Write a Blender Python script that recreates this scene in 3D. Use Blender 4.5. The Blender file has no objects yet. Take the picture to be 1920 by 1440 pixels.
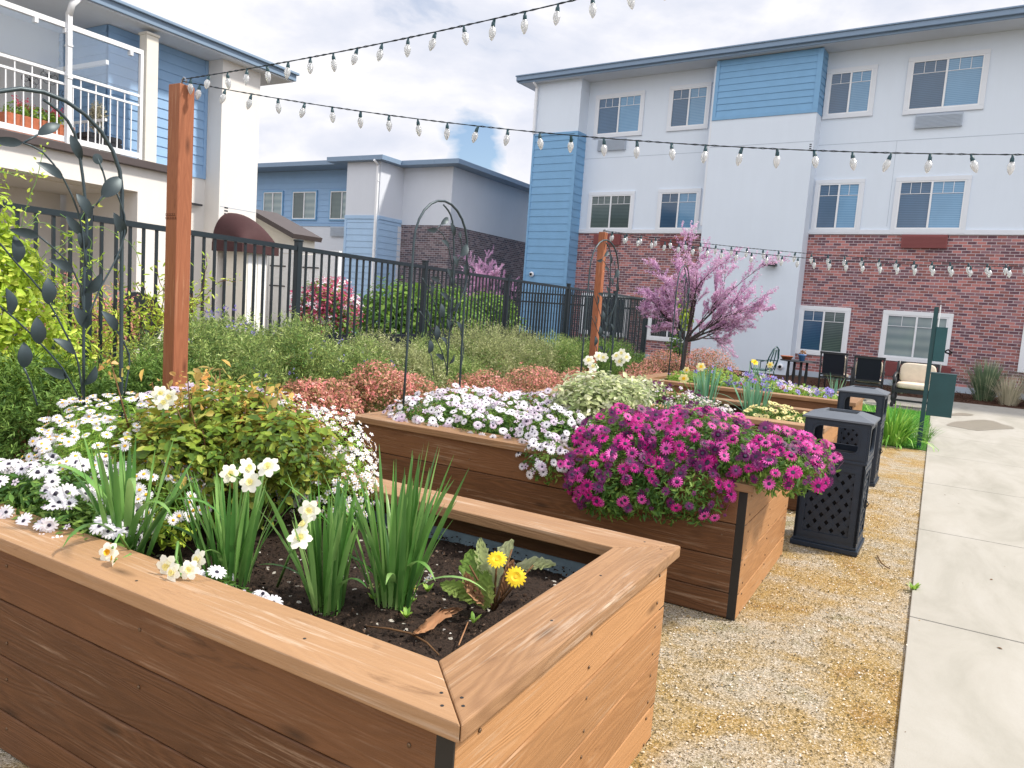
import bpy, math, random
import numpy as np
from mathutils import Vector, Matrix
R = math.radians
PI = math.pi
rng = np.random.default_rng(11)
random.seed(7)
SC = bpy.context.scene
COL = SC.collection

# ------------------------------------------------------------------ camera numbers (solved from the planters' edges)
FOC = 1394.9
FW = Vector((-0.4888897, 0.8659714, -0.1052635)); RT = Vector((0.8649237, 0.4968953, 0.0707250)); UP = Vector((-0.1135507, 0.0564682, 0.9919262))
EYE = Vector((0, 0, 1.55))
def ray(x, y):
    return (FW*FOC + RT*(x-960) - UP*(y-720)).normalized()
def atY(x, y, Y):
    r = ray(x, y); return EYE + r*(Y/r.y)
def atX(x, y, X):
    r = ray(x, y); return EYE + r*(X/r.x)
def atZ(x, y, Z):
    r = ray(x, y); return EYE + r*((Z-EYE.z)/r.z)

# ------------------------------------------------------------------ tagging
def tag(o, label=None, cat=None, group=None, kind=None):
    if label: o['label'] = label
    if cat: o['category'] = cat
    if group: o['group'] = group
    if kind: o['kind'] = kind
    return o
def empty(name, loc=(0, 0, 0), rz=0, parent=None):
    o = bpy.data.objects.new(name, None); COL.objects.link(o)
    o.empty_display_size = .1
    o.location = loc; o.rotation_euler = (0, 0, rz)
    if parent: o.parent = parent
    return o
def copy_tree(o, parent=None):
    c = o.copy(); COL.objects.link(c)
    if parent is not None: c.parent = parent
    for ch in list(o.children): copy_tree(ch, c)
    return c

# ------------------------------------------------------------------ node helpers
class NT:
    def __init__(s, name):
        s.m = bpy.data.materials.new(name); s.m.use_nodes = True
        s.t = s.m.node_tree; s.n = s.t.nodes; s.n.clear()
        s.out = s.n.new('ShaderNodeOutputMaterial')
    def new(s, typ, **kw):
        nd = s.n.new(typ)
        for k, v in kw.items():
            if hasattr(nd, k) and not k.startswith('i_'): setattr(nd, k, v)
        return nd
    def link(s, a, b): s.t.links.new(a, b)
    def val(s, sock, v):
        if hasattr(v, 'links') or hasattr(v, 'is_linked'): s.link(v, sock)
        else: sock.default_value = v
    def math(s, op, a, b=0.0, clamp=False):
        n = s.n.new('ShaderNodeMath'); n.operation = op; n.use_clamp = clamp
        s.val(n.inputs[0], a); s.val(n.inputs[1], b); return n.outputs[0]
    def coord(s, which='Object'):
        return s.n.new('ShaderNodeTexCoord').outputs[which]
    def mapping(s, vec, scale=(1, 1, 1), loc=(0, 0, 0), rot=(0, 0, 0)):
        n = s.n.new('ShaderNodeMapping'); s.link(vec, n.inputs[0])
        n.inputs['Scale'].default_value = scale; n.inputs['Location'].default_value = loc; n.inputs['Rotation'].default_value = rot
        return n.outputs[0]
    def noise(s, vec, scale, detail=4, rough=.55, dist=0.0, fac=True):
        n = s.n.new('ShaderNodeTexNoise'); s.link(vec, n.inputs['Vector'])
        n.inputs['Scale'].default_value = scale; n.inputs['Detail'].default_value = detail
        n.inputs['Roughness'].default_value = rough; n.inputs['Distortion'].default_value = dist
        return n.outputs[0] if fac else n.outputs[1]
    def voro(s, vec, scale, out='Distance', feature='F1'):
        n = s.n.new('ShaderNodeTexVoronoi'); n.feature = feature; s.link(vec, n.inputs['Vector'])
        n.inputs['Scale'].default_value = scale; return n.outputs[out]
    def ramp(s, fac, stops, interp='LINEAR'):
        n = s.n.new('ShaderNodeValToRGB'); n.color_ramp.interpolation = interp
        e = n.color_ramp.elements
        while len(e) > 1: e.remove(e[0])
        e[0].position = stops[0][0]; e[0].color = c4(stops[0][1])
        for p, c in stops[1:]:
            k = e.new(p); k.color = c4(c)
        s.link(fac, n.inputs[0]); return n.outputs[0]
    def mix(s, fac, a, b, mode='MIX'):
        n = s.n.new('ShaderNodeMix'); n.data_type = 'RGBA'; n.blend_type = mode
        s.val(n.inputs[0], fac)
        s.val(n.inputs[6], c4(a) if isinstance(a, (tuple, list, float)) else a)
        s.val(n.inputs[7], c4(b) if isinstance(b, (tuple, list, float)) else b)
        return n.outputs[2]
    def bump(s, h, strength=.3, dist=.01):
        n = s.n.new('ShaderNodeBump'); s.link(h, n.inputs['Height'])
        n.inputs['Strength'].default_value = strength; n.inputs['Distance'].default_value = dist
        return n.outputs[0]
    def bsdf(s, col, rough=.6, spec=.5, metal=0., normal=None, **kw):
        b = s.n.new('ShaderNodeBsdfPrincipled')
        s.val(b.inputs['Base Color'], c4(col) if isinstance(col, (tuple, list)) else col)
        s.val(b.inputs['Roughness'], rough); b.inputs['Specular IOR Level'].default_value = spec
        b.inputs['Metallic'].default_value = metal
        for k, v in kw.items(): s.val(b.inputs[k.replace('_', ' ')], v)
        if normal: s.link(normal, b.inputs['Normal'])
        return b.outputs[0]
    def done(s, sh):
        s.link(sh, s.out.inputs[0]); return s.m
def c4(c):
    if isinstance(c, float): return (c, c, c, 1)
    return tuple(c) if len(c) == 4 else (*c, 1)

# ------------------------------------------------------------------ materials
def plain(name, col, rough=.6, spec=.4, metal=0., var=.06, scale=6., bump=0.0, bscale=80., **kw):
    t = NT(name); co = t.coord()
    n = t.noise(co, scale, 5)
    if 'stucco' in name: n = t.math('ADD', t.math('MULTIPLY', n, .6), t.math('MULTIPLY', t.noise(t.mapping(co, (3.5, 3.5, .35)), 1.5, 6, .65), .4))
    c = t.mix(n, tuple(max(0, x*(1-var*2)) for x in col), tuple(min(1, x*(1+var*2)) for x in col))
    nm = t.bump(t.noise(co, bscale, 3), bump, .004) if bump else None
    return t.done(t.bsdf(c, rough, spec, metal, nm, **kw))

def leafmat(name, stops, rough=.5, trans=.35, tcol=None, spec=.35, gain=1.45):
    stops = [(p, tuple(min(.9, x*gain) for x in c)) for p, c in stops]
    t = NT(name)
    g = t.new('ShaderNodeNewGeometry')
    co = t.noise(t.coord(), 3.5, 2)
    f = t.math('ADD', t.math('MULTIPLY', g.outputs['Random Per Island'], .75), t.math('MULTIPLY', t.math('SUBTRACT', co, .5), 1.3), True)
    f = t.math('ADD', f, .12, True)
    c = t.ramp(f, stops)
    b = t.bsdf(c, rough, spec)
    tr = t.new('ShaderNodeBsdfTranslucent')
    t.link(t.mix(.5, c, tcol or stops[-1][1]), tr.inputs[0])
    m = t.new('ShaderNodeMixShader'); m.inputs[0].default_value = trans
    t.link(b, m.inputs[1]); t.link(tr.outputs[0], m.inputs[2])
    return t.done(m.outputs[0])

def wood(name, base, dark, worn, grain=1.0, worn_amt=.5, rough=.6, red=0.0):
    t = NT(name); uv = t.coord('UV')
    m1 = t.mapping(uv, (.55, 8, 1))
    n1 = t.noise(m1, 1.0, 2, .45, .3)
    kv = t.n.new('ShaderNodeTexVoronoi'); kv.voronoi_dimensions = '2D'; t.link(t.mapping(uv, (1.5, 5.0, 1)), kv.inputs['Vector']); kv.inputs['Scale'].default_value = 1
    n1 = t.math('ADD', n1, t.math('MULTIPLY', t.math('SUBTRACT', .5, kv.outputs['Distance'], True), .22))
    rings = t.math('SINE', t.math('MULTIPLY', n1, 120.0))
    rings = t.math('MULTIPLY', t.math('ADD', rings, 1.0), .5)
    m2 = t.mapping(uv, (2.2, 230, 1)); fine = t.noise(m2, 1.0, 4, .65)
    m3 = t.mapping(uv, (1.2, 2.2, 1)); big = t.noise(m3, 1.0, 3, .5)
    c = t.mix(t.math('MULTIPLY', rings, .38*grain), base, dark)
    c = t.mix(t.math('MULTIPLY', t.math('SUBTRACT', fine, .35, True), 1.35*grain, True), c, dark)
    c = t.mix(t.math('MULTIPLY', t.math('SUBTRACT', big, .45, True), 2.4, True), c, tuple(x*.55 for x in base))
    tone = t.noise(t.mapping(uv, (.10, .10, 1), (9, 2, 0)), 1.0, 1)
    c = t.mix(t.math('MULTIPLY', t.math('SUBTRACT', tone, .46, True), 4.0, True), c, tuple(min(1, x*k) for x, k in zip(base, (1.18, 1.24, 1.32))))
    c = t.mix(t.math('MULTIPLY', t.math('SUBTRACT', .46, tone, True), 4.0, True), c, tuple(x*.6 for x in base))
    st = t.noise(t.mapping(uv, (1.1, 4.5, 1), (2, 8, 0)), 2.2, 5, .7, 1.0)
    c = t.mix(t.math('MULTIPLY', t.math('SUBTRACT', st, .60, True), 5.0, True), c, tuple(x*.75 for x in dark))
    # knots
    v = t.n.new('ShaderNodeTexVoronoi'); v.feature = 'F1'; v.voronoi_dimensions = '2D'; t.link(t.mapping(uv, (1.5, 5.0, 1)), v.inputs['Vector']); v.inputs['Scale'].default_value = 1
    sel = t.n.new('ShaderNodeSeparateColor'); t.link(v.outputs['Color'], sel.inputs[0])
    kn = t.math('MULTIPLY', t.math('LESS_THAN', sel.outputs[0], .45), t.math('SUBTRACT', 1.0, t.math('MULTIPLY', v.outputs['Distance'], 9.0), True), True)
    c = t.mix(t.math('MULTIPLY', kn, .75, True), c, tuple(x*.28 for x in dark))
    # worn scuffs, along the grain
    m4 = t.mapping(uv, (2.2, 60, 1)); w = t.noise(m4, 1.0, 6, .7, .6)
    patch = t.noise(t.mapping(uv, (1.4, 5, 1), (5, 3, 0)), 1.0, 2)
    wf = t.math('MULTIPLY', t.math('MULTIPLY', t.math('SUBTRACT', w, .53, True), 7.0, True), t.math('MULTIPLY', t.math('SUBTRACT', patch, .44, True), 6, True), True)
    c = t.mix(t.math('MULTIPLY', wf, worn_amt, True), c, worn)
    h = t.math('ADD', t.math('MULTIPLY', fine, .6), t.math('MULTIPLY', rings, .25))
    return t.done(t.bsdf(c, rough, .35, 0, t.bump(h, .7, .004)))

M = {}
M['cap'] = wood('cap_wood', (.365, .205, .102), (.17, .082, .036), (.66, .56, .45), 1.0, .55, .5)
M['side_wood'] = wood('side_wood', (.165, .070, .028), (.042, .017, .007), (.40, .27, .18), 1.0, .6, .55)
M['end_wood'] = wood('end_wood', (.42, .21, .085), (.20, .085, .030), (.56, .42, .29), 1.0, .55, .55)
M['post_wood'] = wood('post_wood', (.42, .155, .075), (.19, .055, .025), (.55, .30, .18), 1.0, .5, .7)
M['bracket'] = plain('black_steel', (.012, .012, .013), .45, .5)
M['liner'] = plain('liner_fabric', (.20, .27, .33), .6, .3, var=.3, scale=14, bump=.6, bscale=20)
M['fence'] = plain('fence_paint', (.010, .020, .028), .35, .5, var=.05)
M['iron'] = plain('trellis_iron', (.045, .068, .08), .42, .5, .3, var=.2, scale=18)
M['leafiron'] = plain('leaf_iron', (.034, .052, .060), .45, .5, .35, var=.25, scale=14)
M['bin'] = plain('bin_plastic', (.013, .024, .042), .42, .45, var=.12, scale=9, bump=.15, bscale=300)
M['bin_top'] = plain('bin_lid_plastic', (.11, .125, .15), .5, .45, var=.10, scale=9, bump=.15, bscale=300)
M['black'] = plain('black_void', (.008, .008, .01), .7, .2)
M['green_metal'] = plain('green_paint', (.010, .075, .085), .35, .5, var=.1)
M['dkgreen_metal'] = plain('dark_green_paint', (.008, .055, .062), .35, .5, var=.15)
M['white'] = plain('white_paint', (.78, .80, .83), .45, .4, var=.02)
M['trim'] = plain('pale_trim', (.70, .735, .79), .6, .3, var=.02)
M['stucco_b'] = plain('skylight_tinted_stucco', (.68, .75, .84), .9, .2, var=.035, scale=.7, bump=.35, bscale=120)  # pale stucco with bluish skylight and haze put into its colour
M['stucco_m'] = plain('pale_grey_stucco', (.62, .655, .72), .9, .2, var=.04, scale=.8, bump=.35, bscale=120)
M['stucco_c'] = plain('cream_stucco', (.72, .70, .675), .9, .2, var=.04, scale=.8, bump=.35, bscale=120)
M['siding_b'] = plain('blue_siding', (.19, .38, .60), .55, .35, var=.05, scale=3)
M['siding_m'] = plain('soft_blue_siding', (.26, .42, .64), .55, .35, var=.04, scale=3)
M['siding_l'] = plain('light_blue_siding', (.36, .52, .72), .55, .35, var=.04, scale=3)
M['gutter'] = plain('gutter_metal', (.20, .285, .40), .45, .4, var=.04)
M['soffit'] = plain('soffit_paint', (.62, .66, .72), .8, .2, var=.02)
M['roof'] = plain('roof_shingle', (.16, .19, .24), .9, .2, var=.3, scale=20)
M['grille'] = plain('grey_grille', (.42, .48, .56), .5, .4, var=.03)
M['redgrille'] = plain('red_brown_grille', (.26, .075, .075), .5, .4, var=.05)
M['brownfascia'] = plain('brown_fascia', (.075, .06, .06), .5, .4, var=.1)
M['awning'] = plain('brown_canvas', (.060, .028, .030), .75, .2, var=.12, scale=4, bump=.3, bscale=250)
M['cream'] = plain('cream_paint', (.72, .69, .62), .7, .3, var=.04)
M['cushion'] = plain('cream_cushion', (.70, .60, .48), .85, .2, var=.08, scale=12, bump=.3, bscale=90)
M['darkframe'] = plain('dark_furniture', (.018, .020, .026), .45, .45, var=.2)
M['mesh'] = plain('dark_sling', (.010, .013, .022), .7, .2)
M['terracotta'] = plain('terracotta', (.42, .14, .075), .8, .2, var=.15, scale=20)
M['bluepot'] = plain('blue_glaze', (.10, .26, .60), .3, .5, var=.05)
M['bark'] = plain('dark_bark', (.055, .043, .045), .85, .2, var=.35, scale=25, bump=.6, bscale=60)
M['stem'] = plain('green_stem', (.14, .28, .07), .5, .3, var=.2, scale=12)
M['brownstem'] = plain('brown_stem', (.14, .075, .035), .8, .2, var=.25, scale=20)
M['cord'] = plain('cord_rubber', (.012, .022, .030), .5, .4)
M['socket'] = plain('socket_plastic', (.008, .05, .065), .4, .5)
M['screw'] = plain('screw_steel', (.16, .10, .06), .4, .5, .6)
M['steel'] = plain('grey_steel', (.35, .38, .42), .35, .5, .7)
M['ink'] = plain('stamp_ink', (.08, .03, .02), .8, .1)

def bulbmat():
    t = NT('frosted_bulb'); co = t.coord()
    v = t.voro(co, 260)
    nm = t.bump(v, .8, .002)
    b = t.bsdf((.74, .76, .77), .18, .6, 0, nm, Transmission_Weight=.6, IOR=1.3)
    tr = t.new('ShaderNodeBsdfTranslucent'); tr.inputs[0].default_value = (.85, .86, .87, 1)
    m = t.new('ShaderNodeMixShader'); m.inputs[0].default_value = .3
    t.link(b, m.inputs[1]); t.link(tr.outputs[0], m.inputs[2])
    return t.done(m.outputs[0])
M['bulb'] = bulbmat()
def glassmat():
    t = NT('clear_glass')
    g = t.new('ShaderNodeBsdfGlossy'); g.inputs['Roughness'].default_value = .03; g.inputs[0].default_value = (.8, .88, .95, 1)
    tr = t.new('ShaderNodeBsdfTransparent'); tr.inputs[0].default_value = (.96, .98, 1, 1)
    m = t.new('ShaderNodeMixShader'); m.inputs[0].default_value = .14
    t.link(tr.outputs[0], m.inputs[1]); t.link(g.outputs[0], m.inputs[2])
    return t.done(m.outputs[0])
M['glass'] = glassmat()
def panemat(name, a, b, per=.05, rough=.07):
    t = NT(name); s = t.n.new('ShaderNodeSeparateXYZ'); t.link(t.coord(), s.inputs[0])
    w = t.math('SINE', t.math('MULTIPLY', s.outputs[2], 2*PI/per))
    w = t.math('ADD', t.math('MULTIPLY', w, .5), .5)
    n = t.noise(t.mapping(t.coord(), (.8, .8, .5)), 1.2, 3)
    oi = t.new('ShaderNodeObjectInfo'); c = t.mix(w, a, b); c = t.mix(t.math('MULTIPLY', oi.outputs['Random'], .55), c, tuple(x*.45 for x in a)); c = t.mix(t.math('MULTIPLY', t.math('SUBTRACT', n, .4, True), 1.2, True), c, tuple(x*.55 for x in a))
    return t.done(t.bsdf(c, rough, .8))
M['pane_dark'] = panemat('screened_blind_pane', (.03, .09, .18), (.075, .17, .30))  # blue of the mirrored sky mixed into the screened blind's colour
M['pane_light'] = panemat('sky_tinted_blind_pane', (.11, .28, .49), (.24, .46, .68))  # sky reflection painted as the blue base colour over the blind slats
M['pane_green'] = panemat('grey_green_blind_pane', (.05, .08, .085), (.19, .26, .24))
M['pane_grey'] = panemat('curtained_pane', (.22, .30, .32), (.34, .42, .42), .3)
M['pane_black'] = panemat('unlit_pane', (.008, .02, .035), (.012, .03, .05), .3, .04)

def brickmat(name, c1, c2, c3, mortar, sc=1.0):
    t = NT(name); s = t.n.new('ShaderNodeSeparateXYZ'); t.link(t.coord(), s.inputs[0])
    cb = t.n.new('ShaderNodeCombineXYZ'); t.link(t.math('ADD', s.outputs[0], s.outputs[1]), cb.inputs[0]); t.link(s.outputs[2], cb.inputs[1])
    def bt(a, b, mo):
        n = t.n.new('ShaderNodeTexBrick'); t.link(cb.outputs[0], n.inputs['Vector'])
        n.inputs['Color1'].default_value = c4(a); n.inputs['Color2'].default_value = c4(b); n.inputs['Mortar'].default_value = c4(mo)
        n.inputs['Scale'].default_value = 1; n.inputs['Brick Width'].default_value = .225*sc; n.inputs['Row Height'].default_value = .082*sc
        n.inputs['Mortar Size'].default_value = .008*sc; n.inputs['Mortar Smooth'].default_value = .2; n.inputs['Bias'].default_value = 0
        return n
    b = bt((0., 0., 0.), (1., 1., 1.), (0., 0., 0.))
    col = t.ramp(b.outputs[0], [(0, c2), (.27, c1), (.45, tuple(x*.62 for x in c1)), (.60, tuple(min(1, x*1.35) for x in c1)), (.74, c3), (.90, tuple(x*.5 for x in c3))], 'CONSTANT')
    n = t.noise(cb.outputs[0], 14, 4)
    col = t.mix(t.math('MULTIPLY', n, .5), col, tuple(x*1.25 for x in c1))
    col = t.mix(b.outputs['Fac'], col, mortar)
    h = t.math('SUBTRACT', 1.0, b.outputs['Fac'])
    return t.done(t.bsdf(col, .85, .2, 0, t.bump(h, .5, .006)))
M['brick'] = brickmat('red_brick', (.36, .15, .14), (.06, .045, .075), (.21, .13, .16), (.52, .46, .48))
M['greybrick'] = brickmat('grey_brown_brick', (.15, .11, .12), (.07, .065, .085), (.25, .20, .21), (.36, .35, .38))

# leaves
M['lf_rose'] = leafmat('rose_leaf', [(0, (.02, .055, .01)), (.35, (.07, .145, .015)), (.65, (.19, .27, .03)), (.85, (.34, .36, .08)), (1, (.44, .24, .07))])
M['lf_vine'] = leafmat('vine_leaf', [(0, (.10, .19, .02)), (.5, (.30, .42, .04)), (1, (.58, .62, .13))])
M['lf_rosemary'] = leafmat('rosemary_needle', [(0, (.025, .055, .015)), (.35, (.10, .17, .04)), (.7, (.26, .33, .09)), (1, (.46, .50, .26))], .6, .2)
M['lf_grey'] = leafmat('grey_green_needle', [(0, (.035, .045, .02)), (.35, (.14, .17, .06)), (.7, (.29, .32, .13)), (1, (.50, .50, .32))], .6, .2)
M['lf_juniper'] = leafmat('juniper_needle', [(0, (.02, .055, .015)), (.5, (.085, .165, .03)), (1, (.20, .30, .07))], .6, .2)
M['lf_pink'] = leafmat('pink_shrub_leaf', [(0, (.22, .05, .05)), (.25, (.40, .27, .11)), (.5, (.78, .42, .30)), (.75, (.82, .26, .26)), (1, (.88, .48, .46))], gain=1.0)
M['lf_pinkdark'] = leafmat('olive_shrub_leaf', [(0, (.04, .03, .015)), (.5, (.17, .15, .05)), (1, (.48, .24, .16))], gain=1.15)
M['lf_daisy'] = leafmat('daisy_leaf', [(0, (.02, .06, .015)), (.5, (.055, .14, .025)), (1, (.20, .30, .06))])
M['lf_bright'] = leafmat('bright_leaf', [(0, (.06, .15, .02)), (.5, (.16, .31, .04)), (1, (.36, .46, .10))])
M['lf_pale'] = leafmat('pale_leaf', [(0, (.10, .15, .05)), (.4, (.28, .33, .13)), (.75, (.52, .53, .32)), (1, (.72, .66, .60))])
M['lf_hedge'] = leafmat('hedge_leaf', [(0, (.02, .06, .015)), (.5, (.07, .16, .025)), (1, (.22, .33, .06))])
M['lf_daff'] = leafmat('daffodil_leaf', [(0, (.02, .075, .02)), (.5, (.075, .20, .035)), (1, (.28, .42, .15))], .35, .3, spec=.5)
M['lf_daffblue'] = leafmat('blue_green_leaf', [(0, (.05, .16, .10)), (.5, (.10, .26, .16)), (1, (.28, .42, .27))], .4, .25)
M['lf_lily'] = leafmat('lily_leaf', [(0, (.05, .17, .02)), (.5, (.14, .34, .04)), (1, (.34, .52, .12))], .4, .3)
M['lf_grass'] = leafmat('lawn_grass', [(0, (.035, .15, .02)), (.5, (.07, .26, .03)), (1, (.13, .36, .05))], .5, .3)
M['lf_orn'] = leafmat('ornamental_grass', [(0, (.04, .09, .05)), (.6, (.12, .18, .10)), (1, (.38, .40, .26))], .5, .2)
M['lf_straw'] = leafmat('straw_grass', [(0, (.20, .19, .13)), (1, (.50, .46, .34))], .6, .2)
M['lf_gerb'] = leafmat('gerbera_leaf', [(0, (.06, .13, .02)), (.5, (.14, .24, .04)), (1, (.42, .46, .16))])
M['lf_dead'] = leafmat('dead_leaf', [(0, (.14, .055, .025)), (1, (.42, .24, .13))], .8, .2)
M['blossom'] = leafmat('redbud_blossom', [(0, (.50, .22, .44)), (.5, (.78, .48, .72)), (1, (.90, .72, .88))], .6, .35, gain=1.0)
def petalmat(name, a, b, rough=.5, trans=.3):
    return leafmat(name, [(0, a), (1, b)], rough, trans, tcol=b, spec=.25, gain=1.0)
M['p_white'] = petalmat('white_petal', (.74, .70, .80), (.90, .89, .94))
M['p_lilac'] = petalmat('lilac_white_petal', (.56, .42, .58), (.80, .72, .82))
M['p_cream'] = petalmat('cream_petal', (.86, .84, .66), (.93, .92, .82))
M['p_mag'] = petalmat('magenta_petal', (.20, .006, .08), (.74, .025, .36), trans=.2)
M['p_maglight'] = petalmat('light_magenta_petal', (.50, .03, .26), (.84, .14, .52), trans=.25)
M['p_magdark'] = petalmat('dark_magenta_petal', (.06, .008, .05), (.20, .015, .14), trans=.2)
M['p_yellow'] = petalmat('yellow_petal', (.85, .55, .02), (.95, .72, .04))
M['p_paleyel'] = petalmat('pale_yellow_petal', (.80, .68, .26), (.92, .84, .45))
M['p_violet'] = petalmat('violet_petal', (.16, .13, .52), (.38, .32, .76))
M['p_red'] = petalmat('pink_red_petal', (.65, .06, .14), (.85, .20, .28))
M['eye_dark'] = plain('dark_eye', (.018, .015, .035), .6)
M['eye_yel'] = plain('yellow_eye', (.75, .42, .02), .7, var=.15, scale=200)

# ------------------------------------------------------------------ mesh builders
class MB:
    def __init__(s): s.v = []; s.f = []; s.mi = []; s.uv = []; s.smooth = []
    def face(s, idx, mi=0, uv=None, sm=False):
        s.f.append(tuple(idx)); s.mi.append(mi); s.smooth.append(sm)
        s.uv.append(uv if uv else [(0, 0)]*len(idx))
    def box(s, lo, hi, mi=0, mat=None, uvaxis=None, off=None):
        lo = Vector(lo); hi = Vector(hi); b = len(s.v)
        P = [Vector((x, y, z)) for z in (lo.z, hi.z) for y in (lo.y, hi.y) for x in (lo.x, hi.x)]
        d = hi-lo
        ax = uvaxis if uvaxis is not None else max(range(3), key=lambda i: abs(d[i]))
        o = off if off is not None else (random.random()*50, random.random()*50)
        for p in P: s.v.append(tuple(mat @ p if mat else p))
        for q in ((0, 2, 3, 1), (4, 5, 7, 6), (0, 1, 5, 4), (2, 6, 7, 3), (1, 3, 7, 5), (0, 4, 6, 2)):
            oth = [i for i in range(3) if i != ax]
            uv = []
            for k in q:
                p = P[k]; uv.append((p[ax]+o[0], p[oth[0]]+p[oth[1]]+o[1]))
            s.face([b+k for k in q], mi, uv)
    def prism(s, poly, z0, z1, mi=0, uvax=0, off=None):
        """poly: xy points ccw, extruded in z"""
        n = len(poly); b = len(s.v); o = off or (random.random()*50, random.random()*50)
        for z in (z0, z1):
            for p in poly: s.v.append((p[0], p[1], z))
        def U(p, z): return ((p[uvax]+o[0]), p[1-uvax]+z+o[1])
        s.face([b+i for i in range(n)][::-1], mi, [U(poly[i], z0) for i in range(n)][::-1])
        s.face([b+n+i for i in range(n)], mi, [U(poly[i], z1) for i in range(n)])
        for i in range(n):
            j = (i+1) % n
            s.face([b+i, b+j, b+n+j, b+n+i], mi, [U(poly[i], z0), U(poly[j], z0), U(poly[j], z1), U(poly[i], z1)])
    def tube(s, pts, rad, sides=6, mi=0, cap=True):
        pts = [Vector(p) for p in pts]; n = len(pts)
        if not hasattr(rad, '__len__'): rad = [rad]*n
        b = len(s.v); prev = None
        for i, p in enumerate(pts):
            d = (pts[min(i+1, n-1)]-pts[max(i-1, 0)])
            if d.length < 1e-9: d = Vector((0, 0, 1))
            d.normalize()
            if prev is None:
                a = d.orthogonal().normalized()
            else:
                a = prev-d*prev.dot(d)
                a = a.normalized() if a.length > 1e-6 else d.orthogonal().normalized()
            prev = a; c = d.cross(a)
            for k in range(sides):
                t = 2*PI*k/sides
                s.v.append(tuple(p+(a*math.cos(t)+c*math.sin(t))*rad[i]))
        for i in range(n-1):
            for k in range(sides):
                k2 = (k+1) % sides
                s.face([b+i*sides+k, b+i*sides+k2, b+(i+1)*sides+k2, b+(i+1)*sides+k], mi, None, True)
        if cap:
            s.face([b+k for k in range(sides)][::-1], mi)
            s.face([b+(n-1)*sides+k for k in range(sides)], mi)
    def lathe(s, prof, c=(0, 0, 0), sides=12, mi=0, mat=None, sm=True):
        b = len(s.v); n = len(prof); c = Vector(c)
        for r, z in prof:
            for k in range(sides):
                t = 2*PI*k/sides; p = Vector((r*math.cos(t), r*math.sin(t), z))
                if mat: p = mat @ p
                s.v.append(tuple(c+p))
        for i in range(n-1):
            for k in range(sides):
                k2 = (k+1) % sides
                s.face([b+i*sides+k, b+i*sides+k2, b+(i+1)*sides+k2, b+(i+1)*sides+k], mi, None, sm)
        s.face([b+k for k in range(sides)][::-1], mi); s.face([b+(n-1)*sides+k for k in range(sides)], mi)
    def blade(s, base, az, length, width, lean0, bend, mi=0, seg=7, twist=0.0, fold=.25):
        """strap leaf: starts lean0 from vertical, bends over along its length"""
        p = Vector(base); b = len(s.v); ang = lean0; st = length/seg
        side = Vector((-math.sin(az), math.cos(az), 0))
        for i in range(seg+1):
            t = i/seg
            w = width*(min(1, .55+t*1.5) if t < .5 else 1)*(1-max(0, (t-.62)/.38)**1.7)*.5+.0004
            d = Vector((math.cos(az)*math.sin(ang), math.sin(az)*math.sin(ang), math.cos(ang)))
            nrm = side.cross(d)
            tw = twist*t; sd = side*math.cos(tw)+nrm*math.sin(tw); nn = sd.cross(d)
            s.v += [tuple(p-sd*w), tuple(p-nn*(w*fold)), tuple(p+sd*w)]
            p = p+d*st; ang += bend*(.3+1.4*t)/seg
        for i in range(seg):
            q = b+i*3
            s.face([q, q+1, q+4, q+3], mi, None, True); s.face([q+1, q+2, q+5, q+4], mi, None, True)
        return p
    def build(s, name, mats, parent=None, loc=None, bevel=0):
        me = bpy.data.meshes.new(name)
        me.from_pydata(s.v, [], s.f)
        if not isinstance(mats, (list, tuple)): mats = [mats]
        for m in mats: me.materials.append(m)
        me.polygons.foreach_set('material_index', s.mi)
        me.polygons.foreach_set('use_smooth', s.smooth)
        ul = me.uv_layers.new(name='UVMap')
        ul.data.foreach_set('uv', [c for f in s.uv for u in f for c in u])
        me.update()
        o = bpy.data.objects.new(name, me); COL.objects.link(o)
        if parent: o.parent = parent
        if loc is not None: o.location = loc
        if bevel:
            b = o.modifiers.new('Bevel', 'BEVEL'); b.width = bevel; b.segments = 2; b.limit_method = 'ANGLE'
            b.harden_normals = False
        return o

def npmesh(name, V, F, mats, MI=None, parent=None, smooth=False, loc=None):
    """V (N,3); F list of arrays each (m,k) of indices"""
    me = bpy.data.meshes.new(name)
    V = np.asarray(V, dtype=np.float32)
    me.vertices.add(len(V)); me.vertices.foreach_set('co', V.ravel())
    loops = np.concatenate([f.ravel() for f in F]).astype(np.int32)
    tot = np.concatenate([np.full(len(f), f.shape[1], dtype=np.int32) for f in F])
    start = np.concatenate([[0], np.cumsum(tot)[:-1]]).astype(np.int32)
    me.loops.add(len(loops)); me.loops.foreach_set('vertex_index', loops)
    me.polygons.add(len(tot)); me.polygons.foreach_set('loop_start', start); me.polygons.foreach_set('loop_total', tot)
    if not isinstance(mats, (list, tuple)): mats = [mats]
    for m in mats: me.materials.append(m)
    if MI is not None: me.polygons.foreach_set('material_index', np.concatenate(MI).astype(np.int32))
    if smooth: me.polygons.foreach_set('use_smooth', np.ones(len(tot), dtype=bool))
    me.update(calc_edges=True)
    o = bpy.data.objects.new(name, me); COL.objects.link(o)
    if parent: o.parent = parent
    if loc is not None: o.location = loc
    return o

def unit(a): return a/np.maximum(np.linalg.norm(a, axis=-1, keepdims=True), 1e-9)
def rand_dirs(n): return unit(rng.normal(size=(n, 3)))
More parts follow.
